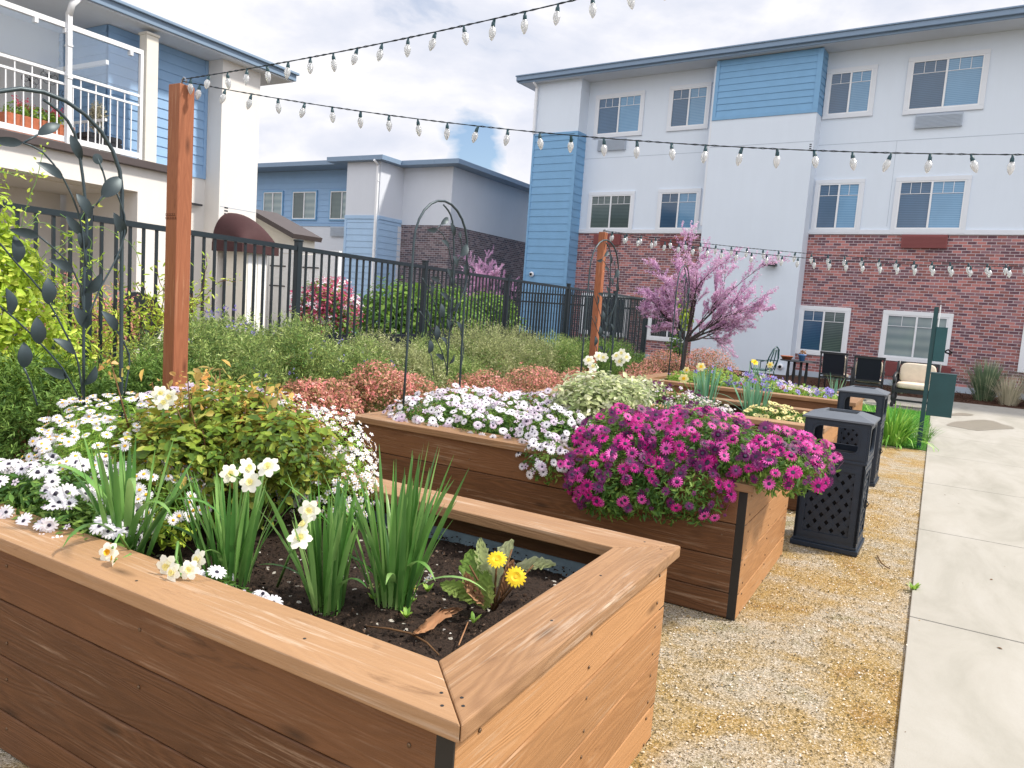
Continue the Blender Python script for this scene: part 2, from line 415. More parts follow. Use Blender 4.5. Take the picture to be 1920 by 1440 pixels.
# leaf templates: (verts, faces) ; y = length, z = normal
def tmpl_leaf(w=.5, fold=.18):
    v = np.array([(0, 0, 0), (-w*.5, .38, fold*w), (-w*.36, .75, fold*w*.7), (0, 1, -.05), (w*.36, .75, fold*w*.7), (w*.5, .38, fold*w), (0, .5, -.03)], float)
    f = [(0, 6, 2, 1), (6, 3, 2), (0, 5, 4, 6), (6, 4, 3)]
    return v, f
def tmpl_small(w=.5):
    v = np.array([(0, 0, 0), (-w*.5, .5, .08), (0, 1, 0), (w*.5, .5, .08)], float)
    return v, [(0, 3, 2, 1)]
def scatter(name, pos, nrm, size, tmpl, mat, parent=None, spin=None, along=None, MIt=None, loc=None, smooth=False):
    """copy the template at pos with its z along nrm; along = preferred length direction"""
    pos = np.asarray(pos, float); n = len(pos)
    N = unit(np.asarray(nrm, float))
    A = along if along is not None else rand_dirs(n)
    B = unit(A-N*np.sum(A*N, axis=1, keepdims=True))
    T = np.cross(B, N)
    tv, tf = tmpl
    size = np.broadcast_to(np.asarray(size, float).reshape(-1, 1, 1) if np.ndim(size) else np.full((n, 1, 1), size), (n, 1, 1))
    V = pos[:, None, :]+size*(tv[None, :, 0, None]*T[:, None, :]+tv[None, :, 1, None]*B[:, None, :]+tv[None, :, 2, None]*N[:, None, :])
    k = len(tv); F = []; MI = []
    off = (np.arange(n)*k)[:, None]
    for i, f in enumerate(tf):
        F.append(off+np.array(f)[None, :])
        MI.append(np.full(n, MIt[i] if MIt else 0))
    return npmesh(name, V.reshape(-1, 3), F, mat, MI, parent, smooth, loc)

def blob_points(blobs, n, inner=.5, squash_bottom=True):
    """random points in a set of ellipsoids, mostly near their skins; returns points and outward normals"""
    w = np.array([r[0]*r[1]+r[1]*r[2]+r[0]*r[2] for _, r in blobs], float); w /= w.sum()
    k = rng.choice(len(blobs), size=n, p=w)
    C = np.array([b[0] for b in blobs], float)[k]; Rr = np.array([b[1] for b in blobs], float)[k]
    d = rand_dirs(n)
    rad = inner+(1-inner)*rng.random(n)**.45
    rad = rad*(1+rng.normal(size=n)*.06)
    P = C+d*Rr*rad[:, None]
    N = unit(d/Rr)
    return P, N
def lumpy(c, r, k=10, s=.42, jit=.62):
    """a mound made of a core ellipsoid and smaller ones round it"""
    c = np.array(c, float); r = np.array(r, float)
    out = [(c, r*.8)]
    for _ in range(k):
        d = rand_dirs(1)[0]; d[2] = abs(d[2])*.9-.15
        out.append((c+d*r*jit*(.85+.3*rng.random()), r*s*(.75+.5*rng.random())))
    return out
def foliage(name, blobs, n, size, tmpl, mat, parent, inner=.45, updir=.5, zmin=None, jitter=.5, sizevar=.35):
    P, N = blob_points(blobs, n, inner)
    if zmin is not None:
        keep = P[:, 2] > zmin; P = P[keep]; N = N[keep]
    n = len(P)
    nn = unit(N+np.array([0, 0, updir])+rng.normal(size=(n, 3))*jitter)
    al = unit(N*.6+rng.normal(size=(n, 3))*.6+np.array([0, 0, .25]))
    sz = size*(1+rng.normal(size=n)*sizevar).clip(.4, 1.9)
    return scatter(name, P, nn, sz, tmpl, mat, parent, along=al)

LEAF = tmpl_leaf(.55); LEAFN = tmpl_leaf(.32); SM = tmpl_small(.5); NEED = tmpl_small(.16)

def sprigs(name, bases, dirs, length, mat, parent, nper=16, nl=.018, wl=.21, bend=.35, rj=.012):
    """upright twigs clothed with needles"""
    n = len(bases); D = unit(dirs)
    side = unit(np.cross(D, rand_dirs(n)))
    t = (np.arange(nper)+.5)/nper
    L = length*(.6+.7*rng.random(n))
    P = bases[:, None, :]+D[:, None, :]*(L[:, None]*t[None, :])[..., None]+side[:, None, :]*(bend*L[:, None]*t[None, :]**2)[..., None]
    A = unit(D[:, None, :]+side[:, None, :]*(2*bend*t[None, :])[..., None])
    P = P.reshape(-1, 3); A = A.reshape(-1, 3)
    o = rand_dirs(len(P)); o = unit(o-A*np.sum(o*A, axis=1, keepdims=True))
    al = unit(A*.75+o)
    nn = unit(np.cross(al, rand_dirs(len(P))))
    return scatter(name, P+o*rj*.3, nn, nl*(.7+.6*rng.random(len(P))), tmpl_small(wl), mat, parent, along=al)

# ------------------------------------------------------------------ world, sun, camera
SUN_EL, SUN_AZ = R(50), math.atan2(.86, .50)          # azimuth measured from +Y towards +X
W = bpy.data.worlds.new('World'); SC.world = W; W.use_nodes = True
wt = W.node_tree; wn = wt.nodes; wl = wt.links; wn.clear()
def wmath(op, a, b=0., cl=False):
    n = wn.new('ShaderNodeMath'); n.operation = op; n.use_clamp = cl
    for i, v in enumerate((a, b)):
        if hasattr(v, 'is_linked'): wl.new(v, n.inputs[i])
        else: n.inputs[i].default_value = v
    return n.outputs[0]
wout = wn.new('ShaderNodeOutputWorld')
sky = wn.new('ShaderNodeTexSky'); sky.sky_type = 'NISHITA'; sky.sun_disc = False
sky.sun_elevation = SUN_EL; sky.sun_rotation = SUN_AZ
bg1 = wn.new('ShaderNodeBackground'); bg1.inputs[1].default_value = .13; wl.new(sky.outputs[0], bg1.inputs[0])
tc = wn.new('ShaderNodeTexCoord')
def wnoise(scale, det, loc=(0, 0, 0), sc=(1, 1, 1), rough=.55, dist=.3):
    mp = wn.new('ShaderNodeMapping'); wl.new(tc.outputs['Generated'], mp.inputs[0]); mp.inputs['Scale'].default_value = sc; mp.inputs['Location'].default_value = loc
    n = wn.new('ShaderNodeTexNoise'); wl.new(mp.outputs[0], n.inputs['Vector'])
    n.inputs['Scale'].default_value = scale; n.inputs['Detail'].default_value = det; n.inputs['Roughness'].default_value = rough; n.inputs['Distortion'].default_value = dist
    return n.outputs[0]
n1 = wnoise(3.2, 7, (1.3, .2, 0), (1, 1, 2.2)); n2 = wnoise(1.1, 3, (4, 1, 2), (1, 1, 1.5)); n3 = wnoise(9, 8, (0, 3, 0), (1, 1, 2.0))
cf = wmath('ADD', wmath('MULTIPLY', n1, .6), wmath('ADD', wmath('MULTIPLY', n2, .35), wmath('MULTIPLY', n3, .22)))
cr = wn.new('ShaderNodeValToRGB'); wl.new(cf, cr.inputs[0])
e = cr.color_ramp.elements; e[0].position = .47; e[0].color = (.68, .73, .86, 1); e[1].position = .66; e[1].color = (1.08, 1.06, 1.06, 1)
k = e.new(.56); k.color = (.83, .85, .94, 1)
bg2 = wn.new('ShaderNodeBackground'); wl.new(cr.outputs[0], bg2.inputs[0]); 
# extra sky glow behind and above the viewer, added to fill the camera-facing walls
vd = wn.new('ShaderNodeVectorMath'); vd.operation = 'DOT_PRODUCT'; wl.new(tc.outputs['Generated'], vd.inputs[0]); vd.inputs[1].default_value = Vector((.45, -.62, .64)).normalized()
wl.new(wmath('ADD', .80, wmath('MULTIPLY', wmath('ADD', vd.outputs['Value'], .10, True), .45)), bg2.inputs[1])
# a few blue holes low in the west
hole = ray(893, 285)
vm = wn.new('ShaderNodeVectorMath'); vm.operation = 'DISTANCE'; wl.new(tc.outputs['Generated'], vm.inputs[0]); vm.inputs[1].default_value = tuple(hole)
hf = wmath('SUBTRACT', 1.0, wmath('MULTIPLY', vm.outputs['Value'], 11.0), True)
hf = wmath('MULTIPLY', wmath('SUBTRACT', wmath('ADD', hf, wmath('MULTIPLY', n3, 1.3)), 1.12, True), 4.0, True)
hf2 = wmath('MULTIPLY', wmath('SUBTRACT', .40, n1, True), 6.0, True)
hf = wmath('MAXIMUM', hf, hf2)
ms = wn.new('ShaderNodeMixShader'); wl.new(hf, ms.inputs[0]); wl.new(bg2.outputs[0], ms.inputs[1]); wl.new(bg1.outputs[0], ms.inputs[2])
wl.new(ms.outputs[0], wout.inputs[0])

sl = bpy.data.lights.new('sun', 'SUN'); sl.energy = 3.9; sl.angle = R(5); sl.color = (1, .93, .82)
so = bpy.data.objects.new('sun', sl); COL.objects.link(so)
sd = Vector((math.sin(SUN_AZ)*math.cos(SUN_EL), math.cos(SUN_AZ)*math.cos(SUN_EL), math.sin(SUN_EL)))
so.rotation_euler = sd.to_track_quat('Z', 'Y').to_euler()
cam = bpy.data.cameras.new('camera'); co_ = bpy.data.objects.new('camera', cam); COL.objects.link(co_)
m3 = Matrix((RT, UP, -FW)).transposed().to_4x4(); m3.translation = EYE
co_.matrix_world = m3
cam.sensor_width = 36; cam.lens = FOC/1920*36; cam.clip_end = 500; cam.clip_start = .05
SC.camera = co_
SC.view_settings.view_transform = 'Standard'; SC.view_settings.look = 'None'; SC.view_settings.gamma = 1
SC.view_settings.exposure = 0.38
SC.render.resolution_x = 1024; SC.render.resolution_y = 768

# ================================================================== SETTING
def gravelmat():
    t = NT('gravel'); co = t.coord()
    big = t.noise(co, 1.6, 5, .6, .8); mid = t.noise(co, 6, 4, .6); fine = t.noise(co, 120, 3, .7); fl = t.noise(t.mapping(co, (1, 1, 1), (7, 3, 0)), 2.6, 5, .65, 1.2)
    c = t.ramp(t.math('ADD', t.math('MULTIPLY', big, .7), t.math('MULTIPLY', mid, .3)), [(.36, (.33, .19, .05)), (.43, (.41, .27, .09)), (.49, (.41, .30, .155)), (.57, (.45, .385, .295)), (.66, (.26, .22, .10))])
    sp = t.math('MULTIPLY', t.math('SUBTRACT', fl, .46, True), 7.0, True)
    dk = t.math('MULTIPLY', t.math('SUBTRACT', .50, fine, True), 9.0, True)
    c = t.mix(t.math('MULTIPLY', t.math('MULTIPLY', sp, dk, True), .85), c, (.13, .105, .045))
    c = t.mix(t.math('MULTIPLY', dk, .75), c, (.11, .085, .045))
    c = t.mix(t.math('MULTIPLY', t.math('SUBTRACT', fine, .56, True), 6, True), c, (.80, .75, .68))
    return t.done(t.bsdf(c, .9, .2, 0, t.bump(t.math('ADD', fine, t.noise(co, 60, 3)), .7, .012)))
M['gravel'] = gravelmat()
def concretemat():
    t = NT('concrete'); co = t.coord()
    a = t.noise(t.mapping(co, (1, .35, 1)), 2.4, 6, .65, .5); f = t.noise(co, 130, 3); b = t.noise(t.mapping(co, (9, 60, 1)), 1, 4, .7)
    c = t.ramp(a, [(.3, (.30, .288, .25)), (.5, (.36, .343, .305)), (.72, (.405, .388, .355))])
    c = t.mix(t.math('MULTIPLY', t.math('SUBTRACT', b, .5, True), .9, True), c, (.34, .32, .275))
    c = t.mix(t.math('MULTIPLY', t.math('SUBTRACT', .42, f, True), 1.5, True), c, (.30, .28, .24))
    return t.done(t.bsdf(c, .85, .25, 0, t.bump(t.math('ADD', f, b), .25, .004)))
M['concrete'] = concretemat()
M['damp'] = plain('damp_concrete', (.27, .25, .205), .35, .5, var=.1)
M['mulch'] = plain('bark_mulch', (.075, .04, .028), .95, .1, var=.4, scale=40, bump=1.0, bscale=45)
M['dirt'] = plain('open_ground', (.16, .13, .09), .95, .1, var=.2, scale=2)
M['lawnbase'] = plain('lawn_soil', (.06, .15, .03), .9, .1, var=.2, scale=8)

def sheet(name, x0, y0, x1, y1, z, mat, thick=.0):
    b = MB()
    if thick: b.box((x0, y0, z-thick), (x1, y1, z))
    else: b.v = [(x0, y0, z), (x1, y0, z), (x1, y1, z), (x0, y1, z)]; b.face((0, 1, 2, 3))
    return tag(b.build(name, mat), kind='structure')
sheet('ground', -250, -250, 250, 250, -.012, M['dirt'])
sheet('gravel_path', -3.62, -8, .05, 11.38, -.004, M['gravel'])
sheet('planting_bed', -7.4, -8, -3.624, 24, 0, M['mulch'])
sheet('lawn', -3.62, 11.40, .03, 17.0, 0, M['lawnbase'])
sheet('mulch_bed', -3.6, 20.55, 9, 24.1, .004, M['mulch'])
sheet('courtyard_ground', -34, -8, -7.41, 24, -.006, M['dirt'])
b = MB()
js = [-1.86, .26, 2.41, 4.54, 6.67, 8.84, 10.97, 13.1, 15.3, 17.55, 20.5]
for i in range(len(js)-1):
    b.box((.035, js[i]+.006, -.1), (1.9, js[i+1]-.006, .014))
    b.box((1.912, js[i]+.006, -.1), (5.5, js[i+1]-.006, .014))
tag(b.build('sidewalk', M['concrete'], bevel=.004), kind='structure')
b = MB(); b.box((-3.6, 17.3, -.1), (.028, 20.5, .012)); tag(b.build('cross_path', M['concrete']), kind='structure')
# dark joint filler under the slabs
# damp patches drying on the walk
def patch(pts, z, name, mat):
    b = MB(); b.v = [(x, y, z) for x, y in pts]; b.face(list(range(len(pts)))); return tag(b.build(name, mat), kind='structure')
pp = []
for i in range(26):
    a = 2*PI*i/26; p = atZ(1838+60*math.cos(a)*(1+.15*math.sin(3*a)), 799+9*math.sin(a)*(1+.2*math.sin(4*a+1))+3*math.cos(a), 0)
    pp.append((p.x, p.y))
patch(pp, .0175, 'damp_patch', M['damp'])
pp = []
for i in range(18):
    a = 2*PI*i/18; p = atZ(1800+26*math.cos(a), 779+2.6*math.sin(a)*(1+.3*math.sin(3*a)), 0); pp.append((p.x, p.y))
patch(pp, .0175, 'damp_patch', M['damp'])

# lawn grass
n = 26000
P = np.stack([-3.6+3.6*rng.random(n), 11.45+5.5*rng.random(n), np.zeros(n)], 1)
al = unit(rng.normal(size=(n, 3))*.35+np.array([0, 0, 1])); nn = rand_dirs(n)
o = scatter('lawn_grass', P, nn, .045+.03*rng.random(n), tmpl_small(.14), M['lf_grass'], along=al); tag(o, kind='stuff')
o['label'] = 'short bright green lawn grass beside the concrete walk'; o['category'] = 'grass'
# loose grit on the path
n = 42000
P = np.stack([-1.35+1.37*rng.random(n)+np.where(rng.random(n) < .012, .10*rng.random(n), 0), .6+8*rng.random(n)**1.3, rng.random(n)*.002], 1); P[:, 2] += np.where(P[:, 0] > .034, .014, 0)
tv = np.array([(-.5, -.4, 0), (.5, -.3, 0), (.1, .55, 0), (0, 0, .5)], float); tf = [(0, 1, 3), (1, 2, 3), (2, 0, 3)]
t = NT('grit'); g = t.new('ShaderNodeNewGeometry')
M['grit'] = t.done(t.bsdf(t.ramp(g.outputs['Random Per Island'], [(0, (.05, .04, .02)), (.4, (.18, .13, .06)), (.6, (.42, .29, .13)), (.8, (.55, .45, .33)), (1, (.74, .70, .64))]), .9, .2))
o = scatter('grit', P, np.tile([0, 0, 1.], (n, 1)), .0035+.009*rng.random(n)**3, (tv, tf), M['grit']); tag(o, 'loose sandy grit and pebbles strewn over the tan path', 'gravel', kind='stuff')
# mulch chips along the beds
n = 9000
P = np.concatenate([np.stack([-5.9+2.3*rng.random(n//2), 1+14*rng.random(n//2), .01+.02*rng.random(n//2)], 1), np.stack([-3+8*rng.random(n//2), 20.6+3.4*rng.random(n//2), .01+.03*rng.random(n//2)], 1)])
o = scatter('mulch_chips', P, unit(rng.normal(size=(len(P), 3))+np.array([0, 0, 1])), .03+.04*rng.random(len(P)), tmpl_small(.35), M['mulch']); tag(o, 'dark shredded bark mulch lying in the planting beds', 'mulch', kind='stuff')

# ================================================================== BUILDINGS
def ringpanel(b, x0, x1, z0, z1, ix0, ix1, iz0, iz1, y0, y1, r=.0, mi=0, seg=5):
    """flat frame in the xz plane between y0 (front) and y1 with a (rounded) opening"""
    inner = []
    for cx, cz, a0 in ((ix1-r, iz1-r, 0), (ix0+r, iz1-r, 90), (ix0+r, iz0+r, 180), (ix1-r, iz0+r, 270)):
        for k in range(seg+1):
            a = R(a0+90*k/seg); inner.append((cx+r*math.cos(a), cz+r*math.sin(a)))
    outer = []
    for (cx, cz, a0), (ox, oz) in zip(((ix1, iz1, 0), (ix0, iz1, 90), (ix0, iz0, 180), (ix1, iz0, 270)), ((x1, z1), (x0, z1), (x0, z0), (x1, z0))):
        m = seg//2
        for k in range(seg+1):
            if k == m: outer.append((ox, oz))
            else:
                t = k/seg
                # walk along the outer edges towards the corner
                if a0 in (0,): p = (ox, oz-(oz-cz)*0-(1-t)*.0) if k < m else (ox, oz)
                outer.append((ox, oz))
    n = len(inner); base = len(b.v)
    for y in (y0, y1):
        for p in inner: b.v.append((p[0], y, p[1]))
        for p in outer: b.v.append((p[0], y, p[1]))
    def I(s, i): return base+s*2*n+(i % n)
    def O(s, i): return base+s*2*n+n+(i % n)
    for i in range(n):
        j = i+1
        same = outer[i] == outer[j % n]
        if same:
            b.face((I(0, i), O(0, i), I(0, j)), mi); b.face((I(1, j), O(1, i), I(1, i)), mi)
        else:
            b.face((I(0, i), O(0, i), O(0, j), I(0, j)), mi); b.face((I(1, j), O(1, j), O(1, i), I(1, i)), mi)
            b.face((O(0, i), O(1, i), O(1, j), O(0, j)), mi)
        b.face((I(0, i), I(0, j), I(1, j), I(1, i)), mi)

def window(parent, x0, x1, z0, z1, y=0., trim=.11, pl='pane_dark', pr='pane_light', trimmat='trim', grid=True, sill=False, ax=None):
    """a sliding window in the local xz plane; wall face at y, camera towards -y"""
    b = MB()
    e = .002
    b.box((x0-trim, y-.055, z1), (x1+trim, y+.02, z1+trim)); b.box((x0-trim, y-.055, z0-trim), (x1+trim, y+.02, z0))
    b.box((x0-trim, y-.053, z0), (x0, y+.02, z1)); b.box((x1, y-.053, z0), (x1+trim, y+.02, z1))
    if sill: b.box((x0-trim-.03, y-.09, z0-trim-.035), (x1+trim+.03, y+.02, z0-trim))
    w = b.build('window', M[trimmat], parent, bevel=.006)
    if ax: pass
    b = MB(); f = .035; xm = (x0+x1)/2
    yf = y-.046
    b.box((x0, yf, z1-f), (x1, yf+.05, z1)); b.box((x0, yf, z0), (x1, yf+.05, z0+f))
    b.box((x0, yf+.001, z0+f), (x0+f, yf+.05, z1-f)); b.box((x1-f, yf+.001, z0+f), (x1, yf+.05, z1-f)); b.box((xm-f*.7, yf-.004, z0+f), (xm+f*.7, yf+.05, z1-f))
    if grid:
        h = (z1-z0)*.24
        for a0, a1 in ((x0+f, xm-f*.7), (xm+f*.7, x1-f)):
            b.box((a0, yf+.018, z1-f-h), (a1, yf+.03, z1-f-h+.014))
            k = 2 if (x1-x0) > 1.6 else 1
            for q in range(1, k+1):
                xx = a0+(a1-a0)*q/(k+1); b.box((xx-.007, yf+.016, z1-f-h+.014), (xx+.007, yf+.03, z1-f))
    b.build('frame', M['white'], w)
    for a0, a1, mt in ((x0+f, xm-f*.7, pl), (xm+f*.7, x1-f, pr)):
        b = MB(); b.box((a0, yf+.032, z0+f), (a1, yf+.045, z1-f)); b.build('pane', M[mt], w)
    return w

def lap(b, x0, x1, z0, z1, y, course=.27, mi=0, lip=.022, yside=None):
    """lap siding facing -y"""
    z = z0
    while z < z1-.01:
        zt = min(z+course, z1); k = len(b.v)
        b.v += [(x0, y-lip, z), (x1, y-lip, z), (x1, y-.004, zt), (x0, y-.004, zt), (x0, y-.004, z), (x1, y-.004, z)]
        b.face((k, k+1, k+2, k+3), mi); b.face((k+4, k+5, k+1, k), mi)
        z = zt
def lapx(b, y0, y1, z0, z1, x, course=.27, mi=0, lip=.022):
    """lap siding facing +x"""
    z = z0
    while z < z1-.01:
        zt = min(z+course, z1); k = len(b.v)
        b.v += [(x+lip, y0, z), (x+lip, y1, z), (x+.004, y1, zt), (x+.004, y0, zt), (x+.004, y0, z), (x+.004, y1, z)]
        b.face((k, k+1, k+2, k+3), mi); b.face((k+4, k+5, k+1, k), mi)
        z = zt

# ---- three storey building on the right
B1 = empty('apartment_building', (.51, 24.27, 0), R(-4.9))
tag(B1, 'three storey pale stucco building with red brick ground floor and blue siding panels', 'building')
SA, SB, SCn, SD, SE = -14.4, -12.5, -7.55, -4.35, 9.0
PZ = .6; ZB, ZS, ZE = 4.36, 7.88, 9.76
b = MB(); b.box((SB, 0, ZB), (SCn+.02, 7, ZE-.03)); b.box((SD-.02, 0, ZB), (SE, 7, ZE-.032)); b.box((SA, -PZ, ZS), (SB, 7, ZE-.03))
b.box((SCn, -PZ, 0), (SD, 6.9, ZS)); b.build('stucco_wall', M['stucco_b'], B1)
b = MB(); b.box((SB+.002, .003, 0), (SCn, 7, ZB)); b.box((SD, .003, 0), (SE-.01, 7, ZB)); b.build('brick_wall', M['brick'], B1)
b = MB()
b.box((SA+.01, -PZ+.02, 0), (SB-.01, 6.8, ZS-.002)); lap(b, SA+.08, SB-.12, .0, ZS-.06, -PZ+.005, .272)
b.box((SA, -PZ-.03, 0), (SA+.08, -PZ+.03, ZS-.06)); b.box((SB-.12, -PZ-.03, 0), (SB+.01, -PZ+.03, ZS-.06)); b.box((SA, -PZ-.032, ZS-.06), (SB+.012, -PZ+.03, ZS+.02))
lapx(b, -PZ+.03, -.0, 0, ZS-.06, SB-.002, .272); b.box((SB-.01, -PZ+.03, ZS-.06), (SB+.014, 0, ZS+.02))
b.build('corner_siding', M['siding_b'], B1)
b = MB(); b.box((SCn+.01, -PZ+.02, ZS), (SD-.01, 6.8, ZE-.04)); lap(b, SCn+.1, SD-.14, ZS+.08, ZE-.06, -PZ+.005, .195)
b.box((SCn-.01, -PZ-.03, ZS-.02), (SCn+.1, -PZ+.03, ZE-.06)); b.box((SD-.14, -PZ-.03, ZS+.08), (SD+.012, -PZ+.03, ZE-.06)); b.box((SCn+.1, -PZ-.028, ZS-.02), (SD+.012, -PZ+.03, ZS+.08))
lapx(b, -PZ+.03, 0, ZS+.08, ZE-.06, SD-.004, .195); b.box((SD-.01, -PZ+.03, ZS-.02), (SD+.014, 0, ZS+.08))
b.build('upper_siding', M['siding_b'], B1)
b = MB()   # trim band above the brick, joint lines
for a0, a1 in ((SB+.02, SCn), (SD, SE)):
    b.box((a0, -.05, ZB), (a1, .01, ZB+.14))
b.build('belt_trim', M['trim'], B1, bevel=.01)
b = MB()
for a0, a1, yy in ((SB+.02, SCn, 0), (SD, SE, 0), (SCn, SD, -PZ)): b.box((a0, yy-.004, 7.02), (a1, yy+.01, 7.035))
for xx in (-2.2, 1.5): b.box((xx, -.004, 4.6), (xx+.01, .01, 7.02))
b.build('control_joint', M['grille'], B1)
b = MB(); b.box((SA-.58, -.92, ZE-.03), (SE+.5, 7.6, ZE)); b.build('soffit', M['soffit'], B1)
b = MB(); k = len(b.v)
x0, x1, y0, y1 = SA-.62, SE+.6, -.96, 8
b.v += [(x0, y0, ZE+.17), (x1, y0, ZE+.17), (x1, y1, ZE+.17), (x0, y1, ZE+.17), (x0+3.5, (y0+y1)/2, ZE+1.5), (x1-3.5, (y0+y1)/2, ZE+1.5)]
for f in ((0, 1, 5, 4), (1, 2, 5), (2, 3, 4, 5), (3, 0, 4), (0, 3, 2, 1)): b.face(f)
b.build('roof', M['roof'], B1)
b = MB()
b.box((SA-.66, -1.04, ZE+.02), (SE+.6, -.94, ZE+.19)); b.box((SA-.68, -1.08, ZE+.16), (SE+.6, -.96, ZE+.205)); b.box((SA-.60, -.94, ZE-.06), (SE+.5, -.90, ZE+.12))
b.box((SA-.70, -.96, ZE+.0), (SA-.62, 7.6, ZE+.19)); b.build('gutter', M['gutter'], B1, bevel=.01)
def downspout(parent, x, y, z0, z1, mat='white', kick=True):
    b = MB(); b.box((x-.045, y-.09, z0), (x+.045, y-.01, z1))
    if kick: b.tube([(x, y-.05, z1-.02), (x, y-.12, z1+.06), (x, y-.3, z1+.14)], .045, 6)
    for z in (z0+1.2, (z0+z1)/2, z1-.6): b.box((x-.06, y-.095, z), (x+.06, y-.002, z+.03))
    return b.build('downspout', M[mat], parent)
downspout(B1, SA+.05, -PZ-.03, ZS+.02, ZE-.2); downspout(B1, SCn-.03, -PZ+.1, ZB+.2, ZE-.2, 'trim', False)
for i in range(7):
    b = MB(); x = -13+i*1.75; k = len(b.v)
    b.box((x, -.35, 0), (x+1.65, .75, .04), mat=Matrix.Translation((0, -.15, ZE+.40)) @ Matrix.Rotation(R(12), 4, 'X')); b.box((x+.1, -.3, ZE+.16), (x+.15, -.25, ZE+.42)); b.build('solar_panel', M['roof'], B1)
sp = dict(trim=.12)
window(B1, -12.07, -10.39, 7.82+.03, 9.12, **sp); window(B1, -9.25, -8.02, 7.9, 9.15, **sp)
window(B1, -12.05, -10.45, 4.52, 5.70, pl='pane_green', pr='pane_green', **sp); window(B1, -9.33, -8.03, 4.52, 5.73, **sp)
window(B1, -4.20, -3.05, 7.9, 9.11, **sp); window(B1, -2.02, -.28, 7.85, 9.19, **sp)
window(B1, -4.18, -3.03, 4.52, 5.86, **sp); window(B1, -1.97, -.33, 4.52, 5.86, **sp)
window(B1, -4.25, -3.0, .80, 2.06, trimmat='white', pl='pane_dark', pr='pane_green', **sp); window(B1, -1.88, -.33, .84, 2.06, trimmat='white', pl='pane_grey', pr='pane_grey', **sp)
window(B1, -9.3, -8.0, .8, 2.06, trimmat='white', pl='pane_black', pr='pane_black', **sp); window(B1, -12.0, -10.3, .8, 2.06, trimmat='white', pl='pane_black', pr='pane_black', **sp)
window(B1, 1.55, 3.2, .84, 2.06, trimmat='white', **sp); window(B1, 1.6, 3.2, 4.52, 5.86, **sp); window(B1, 1.6, 3.2, 7.85, 9.19, **sp)
def grille(x0, x1, z0, z1, y, mat, parent, nm='air_grille'):
    b = MB(); b.box((x0, y-.09, z0), (x1, y, z1)); z = z0+.03
    while z < z1-.03: b.box((x0+.02, y-.105, z), (x1-.02, y-.088, z+.012)); z += .035
    return b.build(nm, M[mat], parent)
grille(-11.95, -10.85, 7.27, 7.66, 0, 'grille', B1); grille(-1.78, -.62, 7.32, 7.68, 0, 'grille', B1)
grille(-11.8, -10.75, 3.95, 4.33, 0, 'redgrille', B1); grille(-1.75, -.6, 3.98, 4.35, -.02, 'redgrille', B1)
grille(-2.0, -.1, .28, .70, 0, 'redgrille', B1); grille(-9.2, -8.1, 3.95, 4.2, 0, 'redgrille', B1)
def seccam(parent, loc, rz=0):
    e = MB(); m = Matrix.Translation(loc)
    e.lathe([(.001, -.001), (.09, 0), (.10, .05), (.07, .08), (.02, .085)], sides=14, mat=m @ Matrix.Rotation(R(90), 4, 'X')); o = e.build('security_camera', M['white'], parent)
    e = MB(); e.lathe([(.001, .08), (.05, .085), (.045, .12), (.02, .14)], sides=12, mat=m @ Matrix.Rotation(R(90), 4, 'X')); e.build('lens', M['black'], o)
seccam(B1, (-14.0, -PZ-.03, 2.75)); seccam(B1, (-4.6, -PZ-.002, .25))
b = MB(); b.box((-5.2, -PZ-.12, 3.33), (-5.05, -PZ, 3.45)); b.box((-5.42, -PZ-.28, 3.30), (-5.0, -PZ-.10, 3.36)); b.build('wall_lamp', M['darkframe'], B1)
for (xx, zz, yy) in ((-4.4, 6.9, -PZ),):
    b = MB()
    for q in range(3): b.box((xx-.06, yy-.006, zz-.1+q*.06), (xx, yy+.01, zz-.07+q*.06))
    b.build('wall_vent', M['darkframe'], B1)
b = MB(); b.box((SB+.02, -.05, 0), (SCn, .01, .18)); b.box((SD, -.05, 0), (SE, .01, .16)); b.build('foundation', M['grille'], B1)

# ---- two storey building in the middle distance
B2 = empty('rear_building', (-19, 23.6, 0)); tag(B2, 'two storey building far behind the fence with blue siding and grey brown brick', 'building')
o_ = Vector((-19, 23.6, 0))
xC = 2.35   # local x of face C
b = MB(); b.box((-13, 0, 0), (0, 9, 4.32)); b.box((-.02, .21, 4.4), (xC, 9, 6.62))
b.box((-1.68, -1.2, 4.58), (0, 1, 6.6)); b.box((xC-1, .2, 4.4), (xC-.002, 10.5, 6.62)); b.build('stucco_wall', M['stucco_m'], B2)
b = MB(); b.box((-.02, .22, 0), (xC-.012, 10.4, 4.4)); b.build('brick_wall', M['greybrick'], B2)
b = MB(); b.box((-13, .03, 4.32), (-1.5, 8, 6.6)); lap(b, -13, -1.68, 4.42, 6.5, .03, .24); b.box((-13, -.03, 4.28), (-1.69, .06, 4.4)); b.build('upper_siding', M['siding_m'], B2)
b = MB(); b.box((-1.66, -1.19, 0), (-.02, 1, 4.58)); lap(b, -1.58, -.1, 0, 4.45, -1.19, .24); b.box((-1.69, -1.23, 4.45), (.02, -1.1, 4.58)); b.box((-.1, -1.22, 0), (.005, -1.17, 4.45)); b.box((-1.69, -1.22, 0), (-1.58, -1.17, 4.45))
lapx(b, -1.17, .2, 0, 4.45, -.02, .24); b.box((-.01, -1.1, 4.45), (.025, .2, 4.58)); b.build('column_siding', M['siding_l'], B2)
for x0, x1 in ((-7.6, -6.45), (-5.8, -4.45), (-3.62, -2.35)): window(B2, x0, x1, 4.58, 5.72, .01, .06, 'pane_green' if x0 > -6 else 'pane_grey', 'pane_grey', 'siding_b', False)
grille(-3.5, -2.0, 3.87, 4.27, .0, 'grille', B2)
b = MB()   # eaves: three runs
